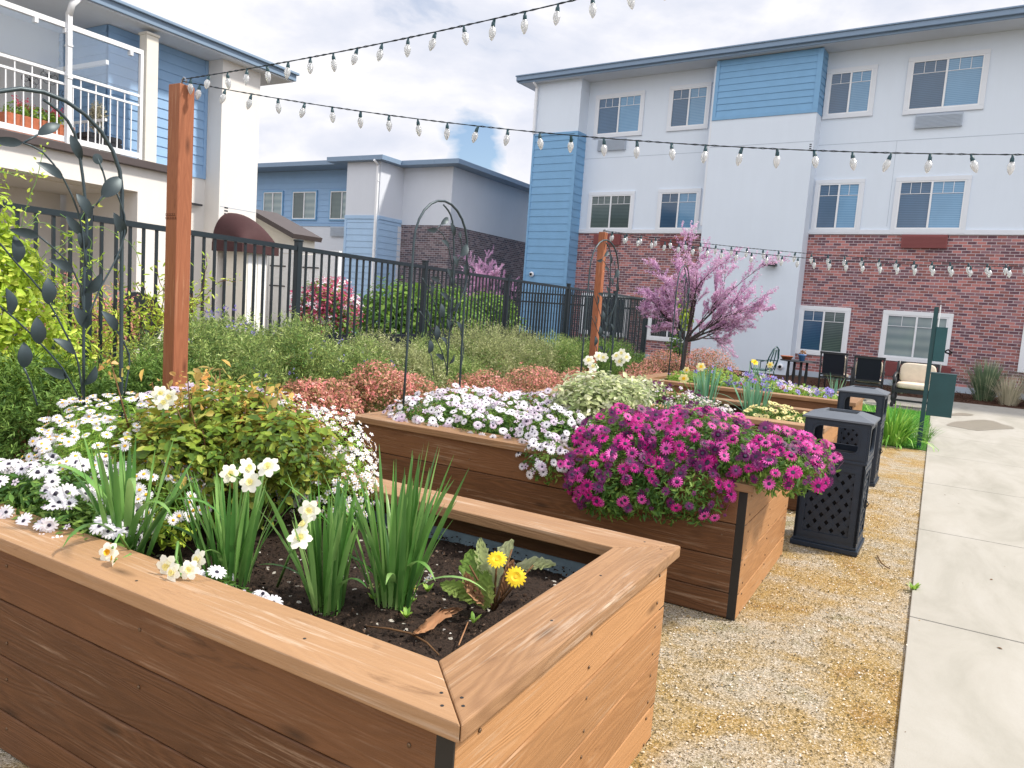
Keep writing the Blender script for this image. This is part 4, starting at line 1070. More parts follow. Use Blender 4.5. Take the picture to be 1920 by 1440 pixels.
# ================================================================== TRELLISES
TX = -3.15
def T(x, y, dx=0): return atX(x, y, TX+dx)
T0 = Vector((TX, 1.68, .0))
def trellis():
    t = empty('vine_trellis', T0); tag(t, 'nearest arched metal trellis with large leaf ornaments, at the left edge', 'trellis', 'arched metal leaf trellises in the planters')
    yR, yL = 2.01-T0.y, 1.35-T0.y; zs = 1.92; r = (yR-yL)/2; cy = (yR+yL)/2
    b = MB(); pts = [(0, yR+.02, .55), (0, yR+.008, 1.2), (0, yR, zs)]
    for k in range(1, 12): a = PI*k/12; pts.append((0, cy+r*math.cos(a), zs+r*1.0*math.sin(a)))
    pts += [(0, yL, zs), (0, yL-.008, 1.2), (0, yL-.02, .55)]
    b.tube(pts, .0085, 8); b.build('frame', M['iron'], t)
    stems = [[(157, 760), (157, 560), (160, 480), (163, 420), (155, 330), (140, 250), (112, 210), (80, 186)],
             [(-30, 430), (0, 457), (35, 498), (82, 551), (128, 635), (146, 679), (155, 740)], [(-40, 545), (0, 574), (58, 626), (117, 690), (150, 750)],
             [(73, 443), (122, 486), (152, 542), (156, 600)], [(43, 268), (80, 285), (119, 335), (146, 396), (156, 446), (160, 500)],
             [(215, 352), (233, 402), (233, 443), (216, 489), (187, 542), (163, 600)], [(220, 621), (242, 664), (240, 700), (233, 740)],
             [(187, 306), (197, 335), (196, 360), (180, 385)], [(45, 690), (58, 720), (70, 760)], [(43, 268), (70, 253)], [(183, 297), (192, 320)]]
    for i, s in enumerate(stems):
        P = [T(x, y, .012*((i % 3)-1))-T0 for x, y in s]
        # smooth
        Q = []
        for k in range(len(P)-1):
            for u in (0, .5):
                a, c = P[max(k-1, 0)], P[min(k+2, len(P)-1)]
                Q.append(P[k]*(1-u)+P[k+1]*u+((P[k]-a)-(c-P[k+1]))*(.06 if u else 0))
        Q.append(P[-1]); b = MB(); b.tube(Q, .0062 if i == 0 else .0038, 6); b.build('stem', M['iron'], t)
    leaves = [((70, 253), (113, 233), .38), ((43, 268), (-22, 262), .3), ((119, 335), (68, 304), .36), ((132, 252), (153, 303), .36), ((190, 370), (226, 331), .5), ((143, 363), (170, 408), .45),
              ((124, 405), (154, 443), .4), ((235, 443), (213, 398), .4), ((73, 442), (17, 430), .35), ((32, 494), (26, 441), .5), ((18, 592), (11, 539), .5), ((90, 571), (90, 520), .5), ((138, 508), (92, 486), .38),
              ((160, 550), (190, 513), .5), ((73, 646), (69, 594), .5), ((163, 617), (138, 574), .45), ((220, 621), (190, 583), .42), ((140, 664), (99, 635), .4), ((45, 691), (45, 641), .5), ((128, 708), (79, 690), .36), ((157, 722), (180, 686), .5), ((158, 470), (150, 425), .4)]
    for i, (p, q, w) in enumerate(leaves):
        a, c = T(*p, .012*((i % 3)-1))-T0, T(*q, .012*((i % 3)-1))-T0
        d = c-a; L = d.length; d.normalize(); n_ = Vector((1, 0, 0)); tw = Matrix.Rotation(((i*37) % 7-3)*.13, 3, d); n_ = tw @ n_; s_ = d.cross(n_).normalized()
        b = MB(); K = 9; k0 = len(b.v)
        for sgn in (0, 1):
            for k in range(K+1):
                u = k/K; hw = w*L*.5*math.sin(PI*min(1, u*1.0))**.75*(1-.25*u)*1.12
                c0 = a+d*(L*u)+n_*(.012*math.sin(PI*u))*(1)-n_*sgn*.0016
                b.v += [tuple(c0-s_*hw+n_*hw*.28), tuple(c0), tuple(c0+s_*hw+n_*hw*.28)]
        for sgn in (0, 1):
            o_2 = k0+sgn*(K+1)*3
            for k in range(K):
                z_ = o_2+k*3
                f1 = (z_, z_+1, z_+4, z_+3); f2 = (z_+1, z_+2, z_+5, z_+4)
                b.face(f1 if sgn else f1[::-1], 0, None, True); b.face(f2 if sgn else f2[::-1], 0, None, True)
        b.build('leaf', M['leafiron'], t)
    b = MB(); c0 = T(183, 298)-T0; b.lathe([(.001, -.003), (.022, -.001), (.022, .001), (.001, .003)], tuple(c0), 14, mat=Matrix.Rotation(R(90), 4, 'Y'), sm=False); b.build('disc', M['leafiron'], t)
    b = MB(); c0 = T(219, 482)-T0; b.lathe([(.001, -.003), (.013, -.001), (.013, .001), (.001, .003)], tuple(c0), 14, mat=Matrix.Rotation(R(90), 4, 'Y'), sm=False); b.build('disc', M['leafiron'], t)
    return t
TR = trellis()
for (x, y, lab, rz, sc) in ((-3.15, 4.42, 'arched metal leaf trellis standing at the end of the white daisy planter', 0, 1.0), (-3.12, 7.33, 'arched metal leaf trellis in front of the farther wooden post', R(-4), 1.02), (-3.1, 10.05, 'small looking farthest arched metal trellis beside the redbud trunk', R(3), 1.0)):
    c = copy_tree(TR); c.location = (x, y, 0); c.rotation_euler = (0, 0, rz); c['label'] = lab; c.scale = (1, 1, sc)

# ================================================================== BINS
def bin_():
    t = empty('trash_bin', (0, 0, 0))
    W2, H1, H2 = .21, .62, .90
    b = MB(); b.box((-W2-.012, -W2-.012, 0), (W2+.012, W2+.012, .035)); b.box((-W2, -W2, .035), (W2, W2, .055)); b.build('base', M['bin'], t, bevel=.004)
    sides = []
    def rotm(k): return Matrix.Rotation(k*PI/2, 4, 'Z')
    for k in range(4):
        b = MB(); y0 = -W2+.004
        # frame
        ringpanel(b, -W2+.004, W2-.004, .055, H1, -W2+.05, W2-.05, .10, H1-.05, y0, y0+.018, .001, 0, 1)
        ringpanel(b, -W2+.03, W2-.03, .08, H1-.03, -W2+.062, W2-.062, .112, H1-.062, y0-.004, y0+.004, .001, 0, 1)
        b.v = [tuple(rotm(k) @ Vector(p)) for p in b.v]
        p = b.build('side_panel', M['bin'], t)
        # woven lattice
        b = MB(); x0, x1, z0, z1 = -W2+.055, W2-.055, .105, H1-.055; sw = .036; pit = .060
        cx, cz = 0, (z0+z1)/2
        for fam, tilt_, yy in ((0, R(52), y0+.007), (1, R(-52), y0+.010)):
            dx, dz = math.cos(tilt_), math.sin(tilt_); nx, nz = -dz, dx
            for q in range(-9, 10):
                ox, oz = cx+nx*q*pit, cz+nz*q*pit
                ts = []
                lo_t, hi_t = -9, 9
                for (o, dd, a, c) in ((ox, dx, x0, x1), (oz, dz, z0, z1)):
                    t1, t2 = (a-o)/dd, (c-o)/dd
                    lo_t = max(lo_t, min(t1, t2)); hi_t = min(hi_t, max(t1, t2))
                if hi_t-lo_t < .02: continue
                # short woven pieces: over, under
                seglen = pit*1.0
                u = lo_t
                m_ = Matrix.Translation((ox, yy, oz)) @ Matrix.Rotation(-tilt_, 4, 'Y')
                b.box((lo_t, -.0015, -sw/2), (hi_t, .0015, sw/2), mat=m_)
                qq = math.ceil(lo_t/pit)
                while qq*pit < hi_t:
                    if (qq+q) % 2 == fam:
                        a0, a1 = max(lo_t, qq*pit-pit*.42), min(hi_t, qq*pit+pit*.42)
                        if a1-a0 > .01: b.box((a0, -.0065, -sw/2+.001), (a1, -.001, sw/2-.001), mat=m_)
                    qq += 1
        b.v = [tuple(rotm(k) @ Vector(p)) for p in b.v]
        b.build('lattice', M['bin'], p)
        b = MB(); ringpanel(b, -W2+.001, W2-.001, H1+.018, H2, -W2+.065, W2-.065, H1+.07, H2-.045, -W2+.001, -W2+.013, .045, 0, 6)
        ringpanel(b, -W2+.015, W2-.015, H1+.028, H2-.012, -W2+.05, W2-.05, H1+.058, H2-.03, -W2-.004, -W2+.003, .05, 0, 6)
        b.v = [tuple(rotm(k) @ Vector(p)) for p in b.v]; b.build('hood_panel', M['bin'], t)
    b = MB(); b.box((-W2+.03, -W2+.03, .06), (W2-.03, W2-.03, H1-.02)); b.build('liner_can', M['black'], t)
    b = MB(); b.box((-W2-.004, -W2-.004, H1), (W2+.004, W2+.004, H1+.018)); b.build('belt', M['bin'], t, bevel=.003)
    b = MB(); b.box((-.35*.5, -.35*.5, H1+.019), (.35*.5, .35*.5, H1+.03)); b.build('inner_shelf', M['black'], t)
    b = MB(); a, c = W2+.018, .115; k0 = len(b.v)
    for s, z in ((a, H2), (a, H2+.012), (c, H2+.05), (c-.012, H2+.05), (c-.012, H2+.03)):
        b.v += [(-s, -s, z), (s, -s, z), (s, s, z), (-s, s, z)]
    for l in range(4):
        for i in range(4): b.face((k0+l*4+i, k0+l*4+(i+1) % 4, k0+l*4+4+(i+1) % 4, k0+l*4+4+i))
    b.face((k0+3, k0+2, k0+1, k0)); b.build('lid', M['bin_top'], t)
    b = MB(); b.box((-c+.014, -c+.014, H2+.026), (c-.014, c-.014, H2+.034)); b.build('ash_tray', M['black'], t)
    b = MB(); b.box((W2+.001, -.03, .30), (W2+.016, .0, .36)); b.tube([(W2+.016, -.015, .35), (W2+.028, -.015, .33), (W2+.016, -.015, .31)], .004, 5); b.build('latch', M['darkframe'], t)
    return t
BN = bin_(); BN.location = (-.53, 5.755, 0); BN.rotation_euler = (0, 0, R(-1.5)); BN.scale = (1, 1, 1.02)
tag(BN, 'nearer black lattice sided trash bin next to the magenta flowers', 'trash bin', 'black lattice bins beside the walk')
c = copy_tree(BN); c.location = (-.60, 8.42, 0); c['label'] = 'farther black lattice sided trash bin half hidden behind the other bin'

# ================================================================== PET WASTE STATION
t = empty('waste_station', (-.06, 11.6, 0)); tag(t, 'dark green pet waste station on a post at the edge of the walk', 'waste station')
b = MB(); b.box((-.035, -.03, 0), (.02, .02, 1.93)); b.build('pole', M['dkgreen_metal'], t, bevel=.003)
b = MB(); b.prism([(.03, -.045), (.045, -.045), (.045, .12), (.03, .12)], 1.66, 1.93, 0); b.box((.032, -.043, 1.93), (.043, .08, 1.96)); b.build('sign', M['white'], t, bevel=.008)
b = MB(); b.box((.02, -.05, 1.20), (.155, .09, 1.65)); b.box((.019, -.052, 1.65), (.158, .095, 1.662)); d = b.build('bag_dispenser', M['green_metal'], t, bevel=.004)
b = MB(); b.tube([(.15, -.02, 1.34), (.19, -.03, 1.37), (.24, -.03, 1.33), (.22, -.03, 1.31), (.16, -.02, 1.33)], .012, 5); b.build('bag', M['black'], d)
b = MB(); b.box((.025, -.04, .46), (.33, .20, 1.03)); b.box((.022, -.043, 1.03), (.335, .205, 1.045)); b.build('bin', M['dkgreen_metal'], t, bevel=.005)

# ================================================================== FURNITURE
def cushion(b, lo, hi, puff=.02, seg=6):
    lo = Vector(lo); hi = Vector(hi)
    k = len(b.v); n = seg
    c = (lo+hi)/2; h = (hi-lo)/2
    # superellipsoid-ish pillow
    for i in range(n*2+1):
        v = -PI/2+PI*i/(n*2)
        for j in range(n*4):
            u = 2*PI*j/(n*4)
            def sg(x, e): return math.copysign(abs(x)**e, x)
            x = sg(math.cos(v), .35)*sg(math.cos(u), .35); y = sg(math.cos(v), .35)*sg(math.sin(u), .35); z = sg(math.sin(v), .6)
            b.v.append((c.x+h.x*x, c.y+h.y*y, c.z+h.z*z+.004*math.sin(9*x+5*y)))
    for i in range(n*2):
        for j in range(n*4):
            j2 = (j+1) % (n*4); b.face((k+i*n*4+j, k+i*n*4+j2, k+(i+1)*n*4+j2, k+(i+1)*n*4+j), 0, None, True)
def patio_chair(kind):
    """back towards -y when rz = 0"""
    t = empty('patio_chair')
    w = .29
    for sx in (-1, 1):
        b = MB(); b.tube([(sx*w, -.22, .0), (sx*w, -.24, .42), (sx*w, -.30, .98)], .022, 6); b.build('back_leg', M['darkframe'], t)
        b = MB(); b.tube([(sx*w, .30, 0), (sx*w, .29, .62)], .02, 6); b.build('leg', M['darkframe'], t)
        b = MB(); b.tube([(sx*w, -.26, .66), (sx*w*1.04, 0, .67), (sx*w*1.04, .32, .64), (sx*w, .34, .58)], .022, 6); b.build('armrest', M['darkframe'], t)
    b = MB(); b.box((-w, -.26, .36), (w, .30, .40)); b.build('seat_frame', M['darkframe'], t)
    b = MB(); b.box((-w-.02, -.32, .94), (w+.02, -.27, .99)); b.build('top_rail', M['darkframe'], t); b = MB(); b.box((-w, -.25, .44), (w, -.21, .48)); b.build('lower_rail', M['darkframe'], t)
    b = MB(); m_ = Matrix.Translation((0, -.235, .46)) @ Matrix.Rotation(R(7), 4, 'X'); b.box((-w+.05, -.012, 0), (w-.05, .006, .50), mat=m_); b.build('back_sling', M['mesh'], t)
    b = MB(); cushion(b, (-w+.03, -.2, .40), (w-.03, .28, .50)); b.build('seat_cushion', M['cushion'], t)
    b = MB(); cushion(b, (-w+.02, -.23, .50), (w-.02, -.12, .93)); b.build('back_cushion', M['cushion'], t)
    return t
ch = patio_chair(0); ch.location = (-2.02, 19.1, 0); ch.rotation_euler = (0, 0, R(-8)); tag(ch, 'dark patio chair seen from behind, nearer the blue flower pot', 'chair', 'patio chairs by the brick wall')
c = copy_tree(ch); c.location = (-1.25, 18.2, 0); c.rotation_euler = (0, 0, R(2)); c['label'] = 'dark patio chair seen from behind, beside the cream cushioned armchair'
t = empty('armchair', (-.30, 17.65, 0), R(178)); tag(t, 'wide dark armchair with cream cushions facing the camera on the lawn edge', 'chair')
w = .38
for sx in (-1, 1):
    for sy, z in ((.3, .62), (-.3, .95)):
        b = MB(); b.lathe([(.018, 0), (.03, .03), (.035, .08), (.02, .12), (.04, .17), (.04, .25), (.025, .28), (.035, .31), (.032, z)], (sx*w, sy, 0), 10); b.build('leg', M['darkframe'], t)
    b = MB(); b.tube([(sx*w, -.3, .70), (sx*(w+.01), 0, .70), (sx*(w+.01), .32, .66), (sx*w, .38, .58), (sx*w, .36, .52)], .032, 8); b.build('armrest', M['darkframe'], t)
b = MB(); b.box((-w, -.32, .32), (w, .32, .40)); b.box((-w, .27, .14), (w, .31, .18)); b.build('seat_frame', M['darkframe'], t)
b = MB(); b.box((-w, -.34, .88), (w, -.29, .95)); b.box((-w+.05, -.33, .45), (w-.05, -.31, .88)); b.build('back_frame', M['darkframe'], t)
b = MB(); cushion(b, (-w+.03, -.25, .40), (w-.03, .34, .54)); b.build('seat_cushion', M['cushion'], t)
b = MB(); cushion(b, (-w+.04, -.30, .50), (w-.04, -.14, .93)); b.build('back_cushion', M['cushion'], t)
t = empty('patio_table', (-2.85, 18.9, 0)); tag(t, 'dark patio table holding the blue flower pot', 'table')
b = MB(); b.lathe([(.001, .69), (.40, .69), (.42, .705), (.40, .72), (.001, .72)], sides=28, sm=False); b.build('table_top', M['darkframe'], t)
for a in range(4):
    x, y = .22*math.cos(a*PI/2+.5), .22*math.sin(a*PI/2+.5); b = MB(); b.lathe([(.02, 0), (.035, .1), (.02, .2), (.04, .35), (.03, .5), (.03, .69)], (x, y, 0), 8); b.build('leg', M['darkframe'], t)
t = empty('flower_pot', (-2.75, 18.75, .72)); tag(t, 'blue glazed flower pot on the dark patio table', 'flower pot')
b = MB(); b.lathe([(.055, 0), (.085, .13), (.095, .13), (.095, .16), (.08, .16), (.07, .12)], sides=16); b.build('pot', M['bluepot'], t)
foliage('plant', [((0, 0, .19), (.06, .06, .06))], 80, .05, LEAF, M['lf_dead'], t)
t = empty('clay_pot', (-3.1, 18.8, .72)); tag(t, 'low terracotta bowl on the dark patio table', 'flower pot')
b = MB(); b.lathe([(.10, 0), (.14, .07), (.15, .07), (.15, .09), (.12, .09)], sides=16); b.build('bowl', M['terracotta'], t)
t = empty('iron_chair', (-3.55, 18.3, 0), R(75)); tag(t, 'ornate dark green cast iron chair beside the patio table', 'chair')
b = MB()
for sx in (-1, 1):
    for sy in (-1, 1): b.tube([(sx*.2, sy*.2, .44), (sx*.25, sy*.25, 0)], .014, 6)
b.build('legs_frame', M['dkgreen_metal'], t)
b = MB(); b.lathe([(.001, .43), (.24, .43), (.25, .445), (.24, .46), (.001, .46)], sides=20, sm=False); b.build('seat', M['dkgreen_metal'], t)
b = MB(); b.tube([(-.23, -.2, .45), (-.25, -.26, .75), (-.15, -.30, .95), (0, -.31, 1.02), (.15, -.30, .95), (.25, -.26, .75), (.23, -.2, .45)], .016, 8)
for k in range(-2, 3): b.tube([(k*.07, -.2, .46), (k*.09+.04*(-1)**k, -.26, .7), (k*.05, -.30, .95)], .010, 5)
b.build('backrest', M['dkgreen_metal'], t)
for sx in (-1, 1):
    b = MB(); b.tube([(sx*.24, -.24, .68), (sx*.30, 0, .68), (sx*.26, .18, .62), (sx*.22, .16, .46)], .013, 6); b.build('armrest', M['dkgreen_metal'], t)

# ================================================================== PLANTS
def daisy(npet=13, pw=.30, cup=.10, droop=.05, eye=.22, layers=1):
    v = []; f = []; mi = []
    for L in range(layers):
        for k in range(npet):
            a = 2*PI*(k+.5*L)/npet; c, s = math.cos(a), math.sin(a); o = len(v)
            R_ = 1-.22*L; ww = pw*(1 + .25*math.sin(k*2.3))
            for r, w, z in ((.12, .07, .02), (.55*R_, ww*.5, cup), (.86*R_, ww*.42, cup*.8-droop*.3)):
                v += [(c*r-s*w, s*r+c*w, z+.04*L), (c*r+s*w, s*r-c*w, z+.04*L)]
            v.append((c*R_, s*R_, cup*.5-droop+.04*L)); z = o
            f += [(z, z+1, z+3, z+2), (z+2, z+3, z+5, z+4), (z+4, z+5, z+6)]; mi += [0, 0, 0]
    o = len(v); n = 8
    for r, z in ((eye, .05), (eye*.75, .15)):
        for k in range(n): a = 2*PI*k/n; v.append((r*math.cos(a), r*math.sin(a), z))
    for k in range(n): k2 = (k+1) % n; f.append((o+k, o+k2, o+n+k2, o+n+k)); mi.append(1)
    f.append(tuple(o+n+k for k in range(n))); mi.append(1)
    return (np.array(v, float), f), mi
def daffo():
    v = []; f = []; mi = []
    for k in range(6):
        a = 2*PI*k/6; c, s = math.cos(a), math.sin(a); o = len(v)
        for r, w, z in ((.08, .10, 0), (.5, .36, .10), (.82, .28, .02)):
            v += [(c*r-s*w, s*r+c*w, z), (c*r+s*w, s*r-c*w, z)]
        v.append((c, s, -.04)); z = o
        f += [(z, z+1, z+3, z+2), (z+2, z+3, z+5, z+4), (z+4, z+5, z+6)]; mi += [0, 0, 0]
    o = len(v); n = 10
    for r, z in ((.12, .02), (.20, .18), (.29, .30)):
        for k in range(n): a = 2*PI*k/n; rr = r*(1+.12*(k % 2)); v.append((rr*math.cos(a), rr*math.sin(a), z))
    for l in range(2):
        for k in range(n): k2 = (k+1) % n; f.append((o+l*n+k, o+l*n+k2, o+(l+1)*n+k2, o+(l+1)*n+k)); mi.append(1)
    f.append(tuple(o+k for k in range(n))); mi.append(1)
    return (np.array(v, float), f), mi
DS = daisy(); DM = daisy(14, .26, .02, .06, .27); DD = daisy(14, .24, .12, .02, .31); GER = daisy(16, .24, .16, .03, .2, 2); SML = daisy(5, .55, .02, .04, .2); DAF = daffo()
def tmesh(name, T_, mats, size):
    (tv, tf), mi = T_
    me = bpy.data.meshes.new(name); me.from_pydata([tuple(q*size) for q in tv], [], tf)
    for m in mats: me.materials.append(m)
    me.polygons.foreach_set('material_index', mi); me.update(); return me
def blooms(parent, P, N, T_, mats, size, name='flower', maxn=90, stem=None):
    """the largest ones in view as single flowers, the rest as one mesh; positions are local to the parent"""
    base = np.array(parent.location)
    d = np.linalg.norm(P+base-np.array(EYE), axis=1); od = np.argsort(d)
    sets = mats if isinstance(mats[0], list) else [mats]
    mes = [tmesh(name, T_, m_, size) for m_ in sets]
    for i in od[:maxn]:
        o = bpy.data.objects.new(name, random.choice(mes)); COL.objects.link(o); o.parent = parent; o.location = P[i]
        q = Vector(N[i]).to_track_quat('Z', 'Y'); o.rotation_mode = 'QUATERNION'
        q2 = Matrix.Rotation(random.random()*6.28, 3, 'Z').to_quaternion(); o.rotation_quaternion = q @ q2; s = random.uniform(.8, 1.15); o.scale = (s, s, s*random.choice((.6, 1., 1.5, 2.2, 3.6)))
    r = od[maxn:]
    for q, m_ in enumerate(sets):
        rr = r[q::len(sets)]
        if len(rr):
            o = scatter(name+'s', P[rr], N[rr], size*(.72+.45*rng.random(len(rr))), T_[0], m_, parent, MIt=T_[1]); tag(o, kind='stuff')
def surf(blobs, n, up=.35, cam=.25, minz=-9, noise=.25):
    P, N = blob_points(blobs, n*3, .93)
    C = np.array(EYE)
    # keep those lying on the outside of the whole mound
    keep = np.ones(len(P), bool)
    for c, r in blobs:
        q = np.sum(((P-c)/r)**2, axis=1); keep &= q > .84
    keep &= P[:, 2] > minz; keep &= N[:, 2] > -.45
    P, N = P[keep][:n], N[keep][:n]
    tocam = unit(C-P)
    return P, unit(N+np.array([.2, 0, up])+tocam*cam+rng.normal(size=P.shape)*noise)
def Bl(c, r): return (np.array(c, float), np.array(r, float))
def plant(name, label, cat, loc, group=None):
    t = empty(name, loc); return tag(t, label, cat, group)
def loc_blobs(bl, loc): return [(c-np.array(loc), r) for c, r in bl]

def daisy_mound(label, bl, nleaf, nfl, fmats, T_, fsize, leafmat_='lf_daisy', leafsize=.03, maxn=90, up=.4, cam=.3, loc=None, more=(), nm='daisy_plant', cat='flowers', tm=None, noise=.42):
    loc = loc if loc is not None else tuple(bl[0][0])
    t = plant(nm, label, cat, loc); lb = loc_blobs(bl, loc)
    foliage('foliage', [(c, r*.93) for c, r in lb], nleaf, leafsize, tm or LEAFN, M[leafmat_], t, .35, .5)
    P, N = surf([(c+np.array([0, 0, .0]), r*1.03) for c, r in bl], nfl, up, cam, noise=noise)
    blooms(t, P-np.array(loc), N, T_, fmats, fsize, maxn=maxn)
    for (mats, T2, n2, s2) in more:
        P, N = surf(bl, n2, up, cam, noise=.5); o = scatter('flower_buds', P-np.array(loc), N, s2*(.7+.6*rng.random(len(P))), T2[0], mats, t, MIt=T2[1]); tag(o, kind='stuff')
    return t
W1 = [M['p_white'], M['eye_dark']]; WY = [M['p_white'], M['eye_yel']]; LL = [M['p_lilac'], M['eye_dark']]
# --- nearest planter
daisy_mound('white daisies with dark blue centres along the front edge of the nearest planter', [Bl((-2.72, 1.42, .70), (.40, .15, .15)), Bl((-2.42, 1.40, .68), (.28, .13, .13)), Bl((-2.68, 1.52, .74), (.38, .15, .13)), Bl((-3.05, 1.42, .70), (.25, .15, .12))],
            5200, 130, W1, DS, .031, more=[(LL, SML, 60, .016)], maxn=95, up=.25, cam=.45)
daisy_mound('few white and lilac daisies hanging low beside the fallen daffodils on the near cap', [Bl((-1.80, 1.42, .64), (.20, .07, .07)), Bl((-1.62, 1.44, .62), (.10, .06, .05))], 900, 16, W1, DS, .027, more=[(LL, SML, 14, .014)], up=.2, cam=.5)
daisy_mound('mass of small white daisies with yellow centres at the left of the nearest planter', [Bl((-2.78, 1.80, .78), (.40, .28, .20)), Bl((-3.10, 2.0, .82), (.34, .30, .21)), Bl((-2.42, 1.68, .74), (.22, .16, .15))],
            11000, 420, WY, DM, .021, 'lf_bright', .028, maxn=95, up=.8, cam=.35, tm=tmpl_leaf(.16))
daisy_mound('pale lilac white daisies at the back of the nearest planter by the trellis', [Bl((-3.12, 2.38, .88), (.30, .20, .16)), Bl((-2.78, 2.42, .90), (.30, .16, .16))], 3500, 170, LL, DS, .026, maxn=80, up=.3, cam=.4)
daisy_mound('drift of tiny white flowers behind the rose bush', [Bl((-2.28, 2.38, .80), (.26, .20, .24)), Bl((-2.10, 2.30, .74), (.16, .18, .18)), Bl((-2.5, 2.36, .86), (.22, .18, .22))], 3500, 900, WY, SML, .0125, 'lf_bright', .022, maxn=60, up=.4, cam=.3)
# rose bush
loc = (-2.40, 1.95, .57)
t = plant('rose_bush', 'bushy green rose shrub tipped with orange yellow young leaves', 'shrub', loc)
bl = lumpy((.0, .02, .31), (.46, .36, .35), 14, .38, .68)
b = MB()
for k in range(16):
    a = random.random()*6.28; r = random.random()*.32; h = random.uniform(.25, .55)
    b.tube([(0, 0, 0), (r*.4*math.cos(a), r*.4*math.sin(a), h*.5), (r*math.cos(a), r*math.sin(a), h)], [.006, .004, .002], 5)
b.build('stems', M['brownstem'], t)
foliage('leaves', bl, 7500, .036, LEAF, M['lf_rose'], t, .35, .8, .02, .45)
Y1 = leafmat('young_rose_leaf', [(0, (.18, .22, .04)), (.45, (.38, .28, .07)), (.75, (.50, .22, .05)), (1, (.58, .44, .26))]); M['lf_young'] = Y1
tips = [(-.42+.75*rng.random(), .12*rng.normal(), .50+.12*rng.random()) for _ in range(15)]
foliage('young_leaves', [Bl(p, (.06, .06, .06)) for p in tips], 210, .030, LEAF, Y1, t, .2, .5)
for p in tips:
    b = MB(); b.tube([(p[0]*.8, p[1]*.8, .35), (p[0], p[1], p[2]+.03)], [.004, .002], 5); b.build('shoot', M['brownstem'], t)
b2 = [Bl((-.02, -.34, .14), (.12, .07, .06)), Bl((.14, -.30, .10), (.10, .06, .05))]
foliage('low_leaves', b2, 260, .026, LEAF, M['lf_vine'], t, .2, .5)

def clump(label, base, n, h, w, spread, mat, group=None, bend=.5, nm='daffodil', droop=(), seg=7, rad=.05, cat='daffodil', lean=None):
    t = plant(nm, label, cat, base, group); b = MB()
    for k in range(n):
        az = random.random()*6.28; r = rad*math.sqrt(random.random())
        l = h*random.uniform(.7, 1.08); sp = abs(random.gauss(0, spread))
        b.blade((r*math.cos(az), r*math.sin(az), -.02), az+random.gauss(0, .4), l, w*random.uniform(.75, 1.15), sp*.5+.03, sp*bend*2*random.random()+.04, seg=seg, twist=random.gauss(0, .5))
    for (az, l, le, be) in droop: b.blade((0, 0, 0), az, l, w*1.1, le, be, seg=12)
    o = b.build('leaves', M[mat], t); return t
def daf_head(t, P, stem_from, mats, size=.033, face=None, bud=False):
    """P: world points of flowers; a stem from stem_from"""
    base = Vector(t.location); P = [Vector(p) for p in P]; c = sum(P, Vector())/len(P)
    s0 = Vector(stem_from)-base; c0 = c-base+Vector((0, 0, -.03))
    mid = (s0+c0)/2+Vector((random.gauss(0, .008), random.gauss(0, .008), .02))
    b = MB(); b.tube([s0, mid, c0], [.0045, .004, .0035], 6); b.build('stalk', M['stem'], t)
    me = tmesh('flower', DAF, mats, size)
    for p in P:
        o = bpy.data.objects.new('flower', me); COL.objects.link(o); o.parent = t; o.location = p-base
        d = (EYE-p).normalized()*.9+Vector((random.gauss(0, .35), random.gauss(0, .35), random.uniform(-.1, .5)))
        if face: d = Vector(face)+Vector((random.gauss(0, .3), random.gauss(0, .3), random.gauss(0, .2)))
        o.rotation_mode = 'QUATERNION'; o.rotation_quaternion = d.to_track_quat('Z', 'Y'); s = random.uniform(.9, 1.12); o.scale = (s, s, s)
        b = MB(); b.tube([c0, p-base-d.normalized()*.008], .0022, 5); b.build('stalk', M['stem'], t)
CRM = [M['p_cream'], M['eye_yel']]; M['p_corona'] = petalmat('corona_cream', (.85, .76, .30), (.92, .86, .50)); CC = [M['p_cream'], M['p_corona']]
YL = [M['p_paleyel'], M['p_yellow']]
A0 = atZ(430, 1095, .57); B0 = atZ(615, 1142, .57); C0 = atZ(740, 1135, .57)
dg = 'daffodil clumps in the planters'
tA = clump('daffodil clump with a head of four cream flowers, in front of the rose bush', tuple(A0), 50, .41, .0155, .48, 'lf_daff', dg, .6, droop=((R(200), .34, .55, 1.5), (R(-60), .30, .5, 1.2), (R(150), .34, .5, 1.3)), rad=.07)
daf_head(tA, [atY(430, 888, 1.50), atY(464, 878, 1.50), atY(503, 876, 1.50), atY(469, 905, 1.47)], A0, CC, .034)
tB = clump('daffodil clump with three cream flowers leaning over it, middle of the near soil', tuple(B0), 48, .46, .016, .36, 'lf_daff', dg, .5, droop=((R(-20), .3, .5, 1.6), (R(230), .28, .5, 1.4)), rad=.045)
daf_head(tB, [atY(580, 957, 1.52), atY(570, 985, 1.50), atY(562, 1010, 1.48)], atZ(520, 1100, .6), CC, .034)
tC = clump('tallest daffodil clump without flowers, nearest the yellow gerbera', tuple(C0), 62, .53, .0165, .36, 'lf_daff', dg, .45, droop=((R(10), .36, .7, 1.7), (R(-30), .40, .35, 2.1), (R(215), .34, .5, 1.7), (R(190), .40, .4, .9), (R(-60), .30, .4, 1.8)), rad=.055)
D0 = atY(222, 1000, 1.42)
tD = clump('broad leaved daffodil clump folded over at the front of the white daisies', (D0.x, D0.y+.03, .58), 26, .48, .021, .35, 'lf_daff', dg, .8, droop=((R(200), .62, .12, 2.7), (R(180), .52, .12, 2.9), (R(-30), .60, .05, 2.3), (R(15), .55, .2, 2.6), (R(-10), .50, .12, 2.4), (R(-70), .42, .2, 2.6), (R(20), .44, .4, .7), (R(10), .5, .5, .5)), rad=.05)
daf_head(tD, [Vector((-2.02, 1.265, .752)), Vector((-1.97, 1.25, .75))], (-2.05, 1.38, .70), CRM, .030, (.1, -.5, .3))
